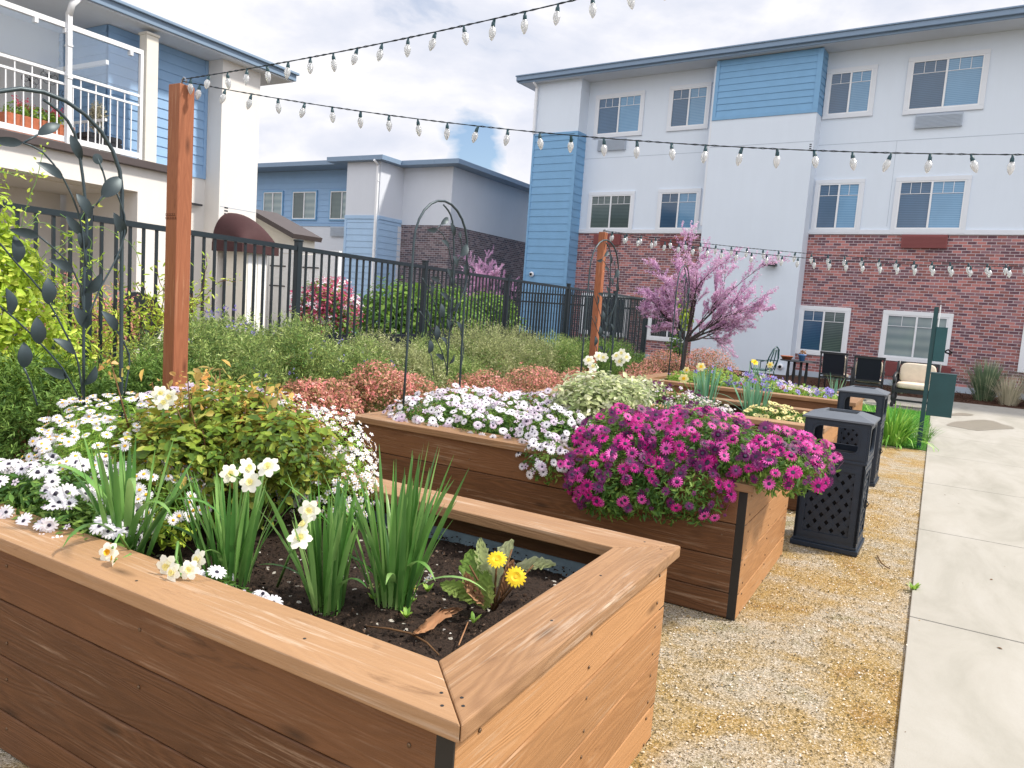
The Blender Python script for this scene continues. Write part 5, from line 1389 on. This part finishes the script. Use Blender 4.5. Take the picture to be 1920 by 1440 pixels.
daf_head(tD, [Vector((-1.80, 1.30, .755)), Vector((-1.72, 1.31, .76)), Vector((-1.755, 1.285, .75)), Vector((-1.735, 1.35, .775))], (-1.92, 1.42, .72), CC, .032, (.15, -.7, .35))
tE = clump('thin upright daffodil leaves rising among the white daisies near the first trellis', (-2.86, 1.98, .60), 16, .50, .017, .20, 'lf_daff', dg, .5, rad=.10)
daf_head(tE, [atY(300, 738, 1.78), atY(318, 745, 1.78), atY(306, 755, 1.76)], atY(290, 850, 1.80), CC, .034)

for q in (((-2.06, 1.36, .72), (-2.04, 1.31, .79), (-2.01, 1.27, .765)), ((-1.90, 1.42, .70), (-1.84, 1.36, .80), (-1.78, 1.31, .77))):
    b = MB(); b.tube([Vector(p)-Vector(tD.location) for p in q], [.0045, .004, .0035], 6); b.build('stalk', M['stem'], tD)

# gerbera
G0 = atZ(925, 1140, .57)
t = plant('gerbera_plant', 'ragged gerbera plant with two bright yellow flowers and browned leaves', 'flower', tuple(G0))
def bigleaf(t, pts, w, mat, nm='leaf', ruf=.012, wav=3.0, curl=.25):
    """a lobed leaf along a path given in world coordinates"""
    pts = [Vector(p)-Vector(t.location) for p in pts]; n = 16; b = MB(); L = len(pts)-1
    side0 = None
    for i in range(n+1):
        u = i/n*L; k = min(int(u), L-1); f = u-k; p = pts[k].lerp(pts[k+1], f)
        d = (pts[k+1]-pts[k]).normalized(); tocam = (EYE-Vector(t.location)-p).normalized()
        s = d.cross(tocam).normalized(); nn = s.cross(d)
        hw = w*math.sin(PI*min(1, (i/n)*.93+.04))**.7*(1+.22*math.sin(i*2.4))
        for j in range(-3, 4):
            a = j/3; off = s*(hw*a)+nn*(ruf*math.sin(i*wav+j*2.1)+abs(a)**1.5*hw*curl)
            b.v.append(tuple(p+off))
    for i in range(n):
        for j in range(6):
            q = i*7+j; b.face((q, q+1, q+8, q+7), 0, None, True)
    return b.build(nm, M[mat], t)
def gp(x, y, Y): return atY(x, y, Y)
bigleaf(t, [gp(912, 1140, 1.95), gp(908, 1110, 1.93), gp(912, 1070, 1.93)], .030, 'lf_gerb')
bigleaf(t, [gp(905, 1125, 2.02), gp(880, 1070, 2.05), gp(885, 1030, 2.08)], .034, 'lf_gerb')
bigleaf(t, [gp(900, 1130, 1.98), gp(860, 1105, 1.93), gp(825, 1095, 1.9)], .026, 'lf_gerb')
bigleaf(t, [gp(915, 1120, 2.05), gp(935, 1050, 2.08), gp(962, 1012, 2.12)], .026, 'lf_pale')
bigleaf(t, [gp(915, 1120, 2.05), gp(905, 1050, 2.08), gp(900, 1010, 2.12)], .024, 'lf_pale')
bigleaf(t, [gp(960, 1070, 2.1), gp(1000, 1055, 2.12), gp(1042, 1058, 2.15)], .020, 'lf_pale', ruf=.02)
bigleaf(t, [gp(905, 1130, 1.93), gp(885, 1105, 1.9), gp(872, 1075, 1.92)], .018, 'lf_dead', ruf=.02, curl=.8)
bigleaf(t, [gp(940, 1120, 1.98), gp(952, 1080, 2.0), gp(962, 1050, 2.03)], .015, 'lf_dead', ruf=.018, curl=.8)
b = MB()
for q in ((932, 1050, 2.0), (966, 1084, 1.93), (880, 1060, 2.0), (960, 1030, 2.1), (1000, 1060, 2.1)): b.tube([Vector((.0, 0, -.01)), (gp(*q)-G0)*.5+Vector((0, 0, .0)), gp(*q)-G0], [.005, .004, .003], 6)
b.build('stems', M['brownstem'], t)
me = tmesh('flower', GER, [M['p_yellow'], M['eye_yel']], .034)
for q, fc in (((932, 1050, 1.985), (.2, -.5, .7)), ((967, 1082, 1.92), (.45, -.75, .55))):
    o = bpy.data.objects.new('flower', me); COL.objects.link(o); o.parent = t; o.location = gp(*q)-G0; o.rotation_mode = 'QUATERNION'; o.rotation_quaternion = Vector(fc).to_track_quat('Z', 'Y')
# seedlings, dead leaf, twig on the near soil
def seedling(x, y, label, n=7, s=.022, mats=None, z=.58):
    p = atZ(x, y, z); t = plant('seedling', label, 'seedling', tuple(p)); b = MB()
    for k in range(n): b.blade((0, 0, 0), k*2.4, s*random.uniform(.8, 1.4), s*.4, .5+.3*random.random(), .5, seg=4)
    b.build('leaves', M['lf_bright'], t)
    if mats:
        me = tmesh('flower', SML, mats, .011)
        for k in range(2 if n > 8 else 1):
            o = bpy.data.objects.new('flower', me); COL.objects.link(o); o.parent = t; o.location = (random.gauss(0, .01), random.gauss(0, .01), .045+.012*k); o.rotation_mode = 'QUATERNION'; o.rotation_quaternion = Vector((.3, -.8, .4)).to_track_quat('Z', 'Y')
    return t
seedling(762, 1158, 'small green rosette seedling in front of the tallest daffodil clump', 10, .026)
seedling(802, 1110, 'tiny white viola to the right of the tallest daffodil clump', 12, .028, [M['p_white'], M['p_yellow']])
seedling(700, 1125, 'tiny yellow viola to the left of the tallest daffodil clump', 9, .024, [M['p_paleyel'], M['p_yellow']])
seedling(775, 1128, 'tiny pale viola at the foot of the tallest daffodil clump', 6, .018, [M['p_paleyel'], M['p_yellow']])
seedling(888, 1168, 'small two leaved seedling in front of the gerbera', 4, .03)
seedling(1712, 1108, 'small green weed growing at the edge of the concrete walk', 9, .05, None, .0)
t = plant('dead_leaf', 'crumpled brown dead leaf lying on the near soil', 'leaf', tuple(atZ(810, 1180, .585)))
bigleaf(t, [atZ(775, 1188, .60), atZ(800, 1175, .61), atZ(830, 1150, .60), atZ(862, 1142, .59)], .015, 'lf_dead', ruf=.016, curl=.9)
t = plant('twig', 'curved bare brown twig lying on the near soil', 'twig', tuple(atZ(760, 1200, .585)))
b = MB(); b.tube([atZ(x, y, .588)-Vector(t.location) for x, y in ((687, 1174), (730, 1179), (770, 1188), (800, 1205), (823, 1228))], [.002, .003, .0032, .003, .002], 6); b.build('stick', M['brownstem'], t)
t = plant('twig', 'short straight straw stick at the right of the near soil', 'twig', tuple(atZ(868, 1190, .585)))
b = MB(); b.tube([atZ(878, 1165, .59)-Vector(t.location), atZ(860, 1210, .588)-Vector(t.location)], .0022, 5); b.build('stick', M['lf_dead'], t)

# --- second planter
daisy_mound('wide mound of white daisies with dark centres in the second planter', [Bl((-2.95, 4.22, .73), (.36, .30, .15)), Bl((-2.45, 4.22, .73), (.42, .30, .15)), Bl((-2.9, 4.65, .76), (.45, .30, .15)), Bl((-2.35, 4.60, .79), (.42, .32, .16)), Bl((-2.02, 4.18, .76), (.22, .28, .17)), Bl((-1.90, 3.86, .66), (.16, .12, .14))],
            13000, 520, [W1, W1, LL], DS, .028, more=[(LL, SML, 260, .017)], maxn=95, up=.3, cam=.4)
t = plant('rose_bush', 'pale green leafy rose shrub between the white and the magenta daisies', 'shrub', (-1.88, 4.62, .62))
foliage('leaves', lumpy((0, 0, .30), (.38, .34, .28), 11, .4, .66), 5200, .036, LEAF, M['lf_pale'], t, .4, .6)
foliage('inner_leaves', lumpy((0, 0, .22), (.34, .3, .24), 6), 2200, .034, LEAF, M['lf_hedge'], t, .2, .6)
daisy_mound('dark purple and lilac buds behind the pale shrub', [Bl((-1.58, 4.98, .92), (.30, .16, .17)), Bl((-1.25, 4.9, .84), (.25, .18, .14))], 900, 90, [M['p_magdark'], M['eye_dark']], DD, .016, 'lf_daisy', .03, more=[(LL, SML, 60, .018)], maxn=30, noise=.6)
mg = [Bl((-1.50, 4.10, .80), (.30, .32, .20)), Bl((-1.10, 4.15, .84), (.36, .38, .19)), Bl((-.80, 4.15, .82), (.34, .36, .17)), Bl((-1.42, 3.80, .62), (.34, .17, .19)), Bl((-1.12, 3.80, .64), (.30, .16, .18)), Bl((-1.5, 3.78, .54), (.20, .12, .13)), Bl((-.64, 3.98, .80), (.24, .22, .12)), Bl((-.66, 4.35, .82), (.26, .26, .13))]
daisy_mound('large mass of magenta daisies spilling over the corner of the second planter', mg, 17000, 500, [[M['p_mag'], M['eye_dark']], [M['p_mag'], M['eye_dark']], [M['p_maglight'], M['eye_dark']], [M['p_magdark'], M['eye_dark']]], DD, .034, 'lf_daisy', .032, more=[([M['p_magdark'], M['eye_dark']], DD, 300, .024), ([M['p_magdark'], M['eye_dark']], SML, 120, .012)], maxn=98, up=.15, cam=.55, loc=(-1.1, 4.1, .6), noise=.38)
t = clump('cream daffodils standing at the back of the second planter', (-1.98, 5.05, .62), 14, .42, .013, .22, 'lf_daffblue', dg)
daf_head(t, [atY(1104, 676, 5.0), atY(1122, 668, 5.0), atY(1112, 688, 5.0), atY(1132, 670, 5.0)], (-1.98, 5.05, .75), CC, .042)
t = clump('cream daffodils just left of the dark purple buds', (-1.80, 5.10, .62), 14, .42, .013, .22, 'lf_daffblue', dg)
daf_head(t, [atY(1156, 668, 5.1), atY(1166, 662, 5.1), atY(1174, 670, 5.1), atY(1162, 678, 5.1)], (-1.8, 5.1, .75), CC, .042)
t = clump('thin leaves of a flowerless bulb behind the dark purple buds', (-1.55, 5.1, .62), 10, .52, .014, .16, 'lf_daffblue', dg)

# --- third planter
yg = 'daffodils in the third planter'
t = clump('daffodil clump with three yellow flowers, left one in the third planter', tuple(atZ(1320, 770, .62)), 44, .50, .018, .26, 'lf_daffblue', dg, rad=.08)
daf_head(t, [atY(1314, 688, 7.3)], atZ(1320, 770, .62), YL, .052); daf_head(t, [atY(1282, 710, 7.0)], atZ(1310, 770, .62), YL, .052); daf_head(t, [atY(1287, 694, 7.4)], atZ(1310, 770, .62), YL, .036)
t = clump('flowerless daffodil clump behind the magenta daisies and beside the pale yellow ones', tuple(atZ(1412, 788, .62)), 46, .44, .017, .32, 'lf_daffblue', dg, rad=.09, droop=((R(200), .5, .7, 1.2), (R(185), .5, .9, 1.0)))
daisy_mound('pale yellow daisies with dark centres in the third planter', [Bl((-1.22, 6.98, .70), (.24, .22, .13)), Bl((-1.0, 6.95, .68), (.16, .18, .11)), Bl((-1.38, 6.9, .66), (.12, .14, .10))], 2600, 95, [M['p_paleyel'], M['eye_dark']], DS, .029, 'lf_daisy', .026, maxn=60, up=.5)
daisy_mound('low cushion of tiny white flowers at the front left of the third planter', [Bl((-1.95, 6.85, .74), (.22, .2, .10)), Bl((-1.70, 6.82, .72), (.16, .16, .09))], 900, 150, WY, SML, .014, 'lf_pale', .02, maxn=30)
t = plant('rose_bush', 'leafy pale shrub at the left end of the third planter', 'shrub', (-2.6, 7.2, .6)); foliage('leaves', lumpy((0, 0, .16), (.42, .4, .20), 8), 1800, .036, LEAF, M['lf_pale'], t, .3)
# --- farthest planter
V1 = [M['p_violet'], M['eye_dark']]
daisy_mound('loose bed of violet blue pansies and green leaves in the farthest planter', [Bl((-1.90, 9.75, .74), (.40, .40, .16)), Bl((-1.35, 9.7, .70), (.40, .40, .13)), Bl((-1.0, 9.7, .66), (.2, .35, .09))], 4200, 80, V1, SML, .036, 'lf_bright', .032, more=[(LL, SML, 60, .026), ([M['p_red'], M['eye_dark']], SML, 10, .026)], maxn=60, up=.1, cam=.7)
daisy_mound('leafy green plants at the left of the farthest planter', [Bl((-2.45, 9.8, .76), (.35, .40, .17)), Bl((-2.85, 9.8, .72), (.3, .35, .13))], 2600, 14, V1, SML, .034, 'lf_bright', .036, maxn=14)
t = clump('daffodil with yellow flowers rising from the farthest planter', (-1.98, 9.75, .62), 12, .48, .015, .2, 'lf_daffblue', dg)
daf_head(t, [atY(1415, 679, 9.75)], (-1.98, 9.75, .7), [M['p_yellow'], M['p_yellow']], .055)
t = clump('short daffodil with one greenish yellow flower in the farthest planter', (-1.80, 9.75, .62), 8, .40, .013, .22, 'lf_daffblue', dg)
daf_head(t, [atY(1444, 684, 9.75)], (-1.8, 9.75, .7), YL, .045)
t = clump('thin leaves of a flowerless bulb at the right end of the farthest planter', (-1.02, 9.9, .62), 12, .40, .013, .26, 'lf_daffblue', dg)

# --- shrubs behind the planters
def rosemary(label, loc, r, mat, n=1500, seed=0, L=.20, nm='rosemary_bush', nl=.026, cat='shrub', grp='shrubs along the fence', inn=.45, nper=15):
    t = plant(nm, label, cat, loc, grp)
    bl = lumpy((0, 0, r[2]*.45), (r[0], r[1], r[2]*.55), 11, .42, .7)
    P, N = blob_points([(c, rr*.88) for c, rr in bl], n, inn)
    k = P[:, 2] > .02; P, N = P[k], N[k]
    D = unit(N*.8+np.array([0, 0, .75])+rng.normal(size=P.shape)*.35)
    sprigs('foliage', P, D, L, M[mat], t, nper, nl)
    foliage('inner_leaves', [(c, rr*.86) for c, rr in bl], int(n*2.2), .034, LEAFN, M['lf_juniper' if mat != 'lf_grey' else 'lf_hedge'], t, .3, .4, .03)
    b = MB()
    for q in range(9):
        a = random.random()*6.28; rr = random.uniform(.1, .8); b.tube([(0, 0, 0), (r[0]*rr*.4*math.cos(a), r[1]*rr*.4*math.sin(a), r[2]*.35), (r[0]*rr*math.cos(a), r[1]*rr*math.sin(a), r[2]*.7)], [.014, .01, .004], 5)
    b.build('stems', M['brownstem'], t); return t
RB = [(-5.05, 2.65, (.5, .75, .98), 'lf_juniper', 'dark feathery green shrub behind the first trellis', 2300), (-4.85, 3.45, (.45, .45, .92), 'lf_juniper', 'dark feathery green shrub just left of the red brown post', 1500),
      (-5.15, 4.05, (.55, .55, 1.32), 'lf_rosemary', 'tall blue flowered rosemary bush right of the red brown post', 2300), (-5.2, 4.85, (.6, .6, 1.25), 'lf_rosemary', 'bright green rosemary bush in front of the first fence bay', 2200),
      (-5.3, 5.75, (.6, .65, 1.02), 'lf_rosemary', 'lower rosemary bush between the fence and the pink shrubs', 2000), (-5.45, 6.75, (.6, .65, 1.02), 'lf_grey', 'grey green rosemary bush left of the second trellis', 1700),
      (-5.6, 7.8, (.6, .65, 1.0), 'lf_rosemary', 'rosemary bush directly behind the second trellis', 1500), (-5.7, 8.9, (.65, .7, 1.12), 'lf_grey', 'grey arching shrub right of the second trellis', 1500),
      (-5.75, 10.2, (.65, .75, 1.16), 'lf_grey', 'grey arching shrub left of the farther wooden post', 1400), (-5.8, 11.6, (.65, .75, 1.10), 'lf_rosemary', 'rosemary bush behind the farther wooden post', 1200), (-5.9, 13.3, (.7, .9, .98), 'lf_juniper', 'dark green shrub right of the farther wooden post', 1100), (-6.1, 15.2, (.7, .9, .90), 'lf_juniper', 'farthest dark green shrub at the end of the fence', 900)]
for (x, y, r, mt, lab, n) in RB:
    t = rosemary(lab, (x, y, 0), (r[0], r[1], r[2]*1.1), mt, int(n*1.15), L=.12 if mt != 'lf_grey' else .20, inn=.72, nl=.040, nper=12)
    if mt == 'lf_rosemary' and y < 6:
        P, N = surf([Bl((x, y, r[2]*.55), (r[0], r[1], r[2]*.5))], 22, noise=.4)
        cl = np.concatenate([p+rng.normal(size=(6, 3))*.022 for p in P]); o = scatter('flowers', cl-np.array([x, y, 0]), rand_dirs(len(cl)), .011, SML[0], [M['p_violet'], M['eye_dark']], t, MIt=SML[1]); tag(o, kind='stuff')
def pinkbush(label, loc, r, n, dark=.25):
    t = plant('pink_shrub', label, 'shrub', loc, 'rounded pink tipped shrubs'); r = (r[0]*1.1, r[1]*1.1, r[2]*1.08)
    bl = lumpy((0, 0, r[2]*.5), (r[0], r[1], r[2]*.52), 13, .36, .72)
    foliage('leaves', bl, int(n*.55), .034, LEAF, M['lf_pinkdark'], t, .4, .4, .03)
    P, N = blob_points(bl, int(n*1.5), .90); k = (P[:, 2] > r[2]*.25) & ((N[:, 2] > -.1)); P, N = P[k], N[k]
    scatter('pink_leaves', P, unit(N+rng.normal(size=P.shape)*.6), .030*(.6+.8*rng.random(len(P))), LEAF, M['lf_pink'], t, along=unit(N+rng.normal(size=P.shape)*.7))
    b = MB()
    for q in range(8): a = q*.8; b.tube([(0, 0, 0), (r[0]*.5*math.cos(a), r[1]*.5*math.sin(a), r[2]*.6)], [.01, .004], 5)
    b.build('stems', M['brownstem'], t); return t
for lab, loc, r, n in (('coral pink shrub at the back corner of the nearest planter', (-4.55, 4.55, 0), (.42, .45, .80), 4200), ('tallest coral pink shrub beside the left end of the second planter', (-4.62, 5.6, 0), (.45, .55, .88), 4200),
                       ('small pink shrub just right of the second trellis', (-4.6, 7.45, 0), (.42, .45, .74), 2400), ('bright coral pink shrub midway along the hedge', (-4.6, 8.65, 0), (.45, .55, .78), 2800),
                       ('faint pink shrub behind the cream daffodils', (-4.3, 9.6, 0), (.35, .4, .70), 1400), ('pink shrub at the foot of the third trellis', (-4.3, 12.2, 0), (.4, .45, .72), 1700),
                       ('dusty red shrub left of the redbud trunk', (-4.55, 14.2, 0), (.55, .55, .85), 2200), ('large dusty red shrub right of the redbud trunk', (-4.1, 15.5, 0), (.65, .7, .92), 2600)):
    pinkbush(lab, loc, r, n)
t = plant('ground_cover', 'low yellow green plant between the two nearest planters', 'plant', (-4.0, 3.6, 0)); foliage('leaves', [Bl((0, -.1, .12), (.5, .5, .22)), Bl((.2, .35, .15), (.35, .5, .22)), Bl((-.3, .6, .12), (.4, .5, .24))], 4200, .026, LEAF, M['lf_vine'], t, .3)
o_ = t; 
# vine on the fence at the left
t = plant('climbing_vine', 'tall yellow green climbing vine covering the left end of the fence', 'vine', (-5.35, 2.3, 0))
foliage('leaves', [Bl((0, -.3, 1.2), (.38, .6, .97)), Bl((.05, .15, 1.15), (.32, .42, .70)), Bl((.05, -.1, 1.85), (.28, .45, .38)), Bl((.1, .45, .95), (.28, .35, .40)), Bl((.1, .2, 1.55), (.2, .3, .25)), Bl((.15, -.3, .7), (.3, .5, .4))], 13000, .055, tmpl_leaf(.42), M['lf_vine'], t, .5, .4)
foliage('dark_leaves', [Bl((-.05, -.2, 1.1), (.28, .5, .85))], 2500, .05, LEAFN, M['lf_hedge'], t, .1, .4)
b = MB(); tp = []
for k in range(34):
    y0 = random.uniform(-.4, .6); z0 = random.uniform(1.0, 1.95); p = Vector((.15, y0, z0)); pts = [p.copy()]; a = random.uniform(-.6, 1.2); st = random.uniform(.05, .11)
    for q in range(7):
        p = p+Vector((random.gauss(0, .02), math.cos(a)*st, math.sin(a)*st)); a += random.gauss(-.12, .3); pts.append(p.copy())
        for w in range(3): tp.append(tuple(p+Vector((random.gauss(0, .015), random.gauss(0, .02), random.gauss(0, .02)))))
    b.tube(pts, .0022, 4)
b.build('tendrils', M['stem'], t); tp = np.array(tp); scatter('tendril_leaves', tp, rand_dirs(len(tp))+np.array([.5, 0, .4]), .045*(.5+.7*rng.random(len(tp))), LEAFN, M['lf_vine'], t)
t = plant('climbing_vine', 'sparse light green vine threading the pickets left of the red brown post', 'vine', (-5.72, 3.5, 0)); b = MB(); tp = []
for k in range(46):
    p = Vector((random.gauss(.05, .05), random.uniform(-.6, .85), random.uniform(.7, 1.3))); pts = [p.copy()]; a = random.uniform(.6, 2.4)
    for q in range(9):
        p = p+Vector((random.gauss(0, .02), math.cos(a)*.07, math.sin(a)*.07)); a += random.gauss(0, .35); pts.append(p.copy())
        for w in range(5): tp.append(tuple(p+Vector((random.gauss(0, .025), random.gauss(0, .03), random.gauss(0, .03)))))
    b.tube(pts, .003, 4)
b.build('stems', M['brownstem'], t); tp = np.array(tp); tp = tp[tp[:, 2] < 1.95]; scatter('leaves', tp, rand_dirs(len(tp))+np.array([.5, 0, .5]), .05*(.5+.7*rng.random(len(tp))), LEAFN, M['lf_vine'], t)
t = plant('yellow_shrub', 'thin yellow orange leaved shrub behind the fence by the red brown post', 'shrub', (-6.6, 3.95, 0)); foliage('leaves', lumpy((0, 0, 1.0), (.4, .75, .65), 10, .4), 1800, .045, LEAFN, M['lf_pink'], t, .3); foliage('green_leaves', lumpy((0, 0, .8), (.4, .7, .6), 8, .4), 1500, .045, LEAFN, M['lf_vine'], t, .3)
# --- shrubs in the far court
t = plant('flowering_bush', 'round bush of crimson leaves dotted with white flowers behind the fence', 'shrub', (-8.15, 8.55, 0))
bl = lumpy((0, 0, 1.25), (.5, .62, .62), 12, .38)
foliage('leaves', lumpy((0, 0, 1.1), (.55, .6, .8), 12, .4), 3500, .05, LEAF, M['lf_hedge'], t, .4); M['lf_crim'] = leafmat('crimson_leaf', [(0, (.10, .02, .04)), (.5, (.38, .05, .12)), (1, (.66, .20, .30))])
foliage('crimson_leaves', bl, 3200, .045, LEAF, M['lf_crim'], t, .8); P, N = surf(bl, 150, noise=.5); tag(scatter('white_flowers', P, N, .045, SML[0], W1, t, MIt=SML[1]), kind='stuff')
foliage('skirt', [Bl((0, 0, .8), (.5, .75, .35))], 900, .05, LEAF, M['lf_hedge'], t, .4)
for lab, loc, r, n in (('rounded bright green hedge behind the fence left of the second trellis', (-8.9, 11.0, 0), (.7, 1.0, 2.05), 5200), ('dark green hedge behind the fence right of the second trellis', (-9.3, 13.2, 0), (.7, 1.2, 2.0), 4200), ('farthest dark green hedge in front of the brick wall', (-9.6, 15.6, 0), (.7, 1.3, 1.95), 3600)):
    t = plant('hedge', lab, 'hedge', loc, 'hedges behind the fence'); foliage('leaves', lumpy((0, 0, r[2]*.52), (r[0], r[1], r[2]*.5), 12, .4), n, .085, LEAF, M['lf_hedge'], t, .55)
t = plant('yellow_bush', 'small yellow green bush at the far end of the fence by the window', 'shrub', (-6.5, 21.0, 0)); foliage('leaves', lumpy((0, 0, 1.6), (.35, .35, .7), 8), 900, .09, LEAF, M['lf_vine'], t, .3); foliage('lower_leaves', [Bl((0, 0, .6), (.3, .3, .6))], 500, .08, LEAF, M['lf_hedge'], t, .2)

# --- redbud trees
def redbud(label, loc, seed, H=3.0, lean=(0, 0), dens=1.0, trunk_h=1.05, fans=None):
    rs = random.Random(seed); t = plant('redbud_tree', label, 'tree', loc, 'pink blossoming redbud trees'); tr = MB(); br = MB(); pos = []; nrm = []
    def grow(p, d, L, r, lvl):
        n = 6; pts = [p.copy()]; rr = [r]; q = p.copy(); dd = d.copy()
        for k in range(n):
            dd = (dd+Vector((rs.gauss(0, .09), rs.gauss(0, .09), rs.gauss(.01, .07)))).normalized(); q = q+dd*(L/n); pts.append(q.copy()); rr.append(r*(1-.6*(k+1)/n))
            if lvl >= 1:
                m = int((9 if lvl >= 2 else 6)*dens)
                for _ in range(m):
                    s = rs.random(); c = q-dd*(L/n)*s; off = Vector((rs.gauss(0, 1), rs.gauss(0, 1), rs.gauss(0, 1))).normalized()*rs.uniform(.005, .035); pos.append(tuple(c+off)); nrm.append(tuple(off))
        br.tube(pts, rr, 5, cap=False)
        if lvl < 3:
            m = (0, 6, 5, 4)[lvl+1] if lvl < 2 else 4
            for k in range(m):
                f = .25+.75*(k+rs.random()*.6)/m; i = min(int(f*n), n-1); pp = pts[i].lerp(pts[i+1], f*n-i)
                a = rs.random()*6.28; ax = dd.orthogonal().normalized(); ax = Matrix.Rotation(a, 3, dd) @ ax; nd = (dd+ax*rs.uniform(.45, .85)+Vector((0, 0, .12))).normalized()
                grow(pp, nd, L*rs.uniform(.38, .62), rr[i]*.55, lvl+1)
    tp = Vector((lean[0], lean[1], trunk_h)); tr.tube([(0, 0, 0), (lean[0]*.3, lean[1]*.3, trunk_h*.4), (lean[0]*.75, lean[1]*.75, trunk_h*.8), tuple(tp)], [.065, .048, .042, .04], 8)
    for (dx, dy, dz, L) in fans: grow(tp.copy(), Vector((dx, dy, dz)).normalized(), L, .024, 0)
    tr.build('trunk', M['bark'], t); br.build('limbs', M['bark'], t)
    P = np.array(pos); N = np.array(nrm); scatter('blossoms', P, N+rng.normal(size=P.shape)*.01, .030*(.5+.8*rng.random(len(P))), (np.array([(-.4, 0, 0), (0, -.35, .2), (.4, 0, 0), (0, .45, .1), (0, .05, .35)], float), [(0, 1, 4), (1, 2, 4), (2, 3, 4), (3, 0, 4)]), M['blossom'], t)
    return t
rx = Vector((.865, .497, 0))   # roughly across the picture
def fan(u, z, d=0., L=1.0): return (rx.x*u-.5*d, rx.y*u+.86*d, z, L)
redbud('pink blossoming redbud tree in front of the brick and blue wall', tuple(atY(1276, 706, 13.2).to_2d())+(0,), 5, lean=(.02, .05), trunk_h=1.12,
       fans=[fan(-.65, 1.0, 0, .85), fan(-.4, 1.1, .2, 1.0), fan(-.1, 1.2, -.2, 1.15), fan(.22, 1.3, .1, 1.4), fan(.55, 1.1, 0, 1.3), fan(.9, .42, .1, 1.05), fan(.9, .7, -.2, 1.15), fan(.8, .15, .2, .85), fan(-.7, .65, -.1, .6), fan(-.3, .9, .3, .7)], dens=.66)
redbud('distant pink redbud beyond the fence before the grey brown brick wall', tuple(atY(917, 585, 21.0).to_2d())+(0,), 9, trunk_h=1.2, fans=[fan(-.4, 1, 0, 1.2), fan(.3, 1, 0, 1.2), fan(0, 1, .3, 1.5), fan(.7, .7, 0, .9), fan(-.8, .7, 0, .8)], dens=.9)

# --- grasses
def tuft(label, loc, n, h, w, spread, mat, nm, cat, bend=1.0, rad=.15):
    t = plant(nm, label, cat, loc); b = MB()
    for k in range(n):
        az = random.random()*6.28; r = rad*random.random()**.5; sp = abs(random.gauss(0, spread))+.05
        b.blade((r*math.cos(az), r*math.sin(az), 0), az, h*random.uniform(.6, 1.1), w*random.uniform(.7, 1.2), sp*.6, sp*bend*random.uniform(.6, 1.7), seg=5)
    b.build('leaves', M[mat], t); return t
tuft('bright green daylily clump beside the pole of the pet waste station', (-.42, 11.62, 0), 240, .58, .024, .75, 'lf_lily', 'daylily', 'plant', 1.6, .22)
tuft('small dark green daylily tuft right of the pet waste station pole', (-.05, 12.3, 0), 70, .30, .016, .7, 'lf_daff', 'daylily', 'plant', 1.4, .12)
tuft('large dark green ornamental grass in the mulch against the brick wall', (1.15, 22.1, 0), 420, 1.05, .016, .42, 'lf_orn', 'ornamental_grass', 'grass', 1.0, .22)
tuft('pale straw coloured ornamental grass at the edge of the mulch bed', (1.62, 21.4, 0), 260, .75, .012, .55, 'lf_straw', 'ornamental_grass', 'grass', 1.4, .2)
tuft('dark green ornamental grass at the right edge of the picture', (2.3, 21.9, 0), 300, .95, .016, .5, 'lf_orn', 'ornamental_grass', 'grass', 1.2, .25)
tuft('small green grass tuft in the mulch by the armchair', (-.7, 21.6, 0), 120, .45, .014, .6, 'lf_orn', 'ornamental_grass', 'grass', 1.2, .2)

# --- odds and ends lying about
n = 70
P = np.stack([-.6+3.2*rng.random(n), 1.2+9*rng.random(n), np.full(n, .0)], 1); P[:, 2] = np.where(P[:, 0] > .04, .016, .002)
o = scatter('leaf_litter', P, unit(rng.normal(size=(n, 3))*.3+np.array([0, 0, 1])), .008+.022*rng.random(n)**2, tmpl_leaf(.5), M['brownstem']); tag(o, 'scattered dark bits of dry leaf on the gravel and the walk', 'litter', kind='stuff')
t = plant('twig', 'dark bent twig lying on the gravel right of the nearer bin', 'twig', tuple(atZ(1655, 1055, .004)))
b = MB(); b.tube([atZ(x, y, .008)-Vector(t.location) for x, y in ((1645, 1042), (1652, 1055), (1660, 1062), (1668, 1066))], .004, 5); b.build('stick', M['brownstem'], t)
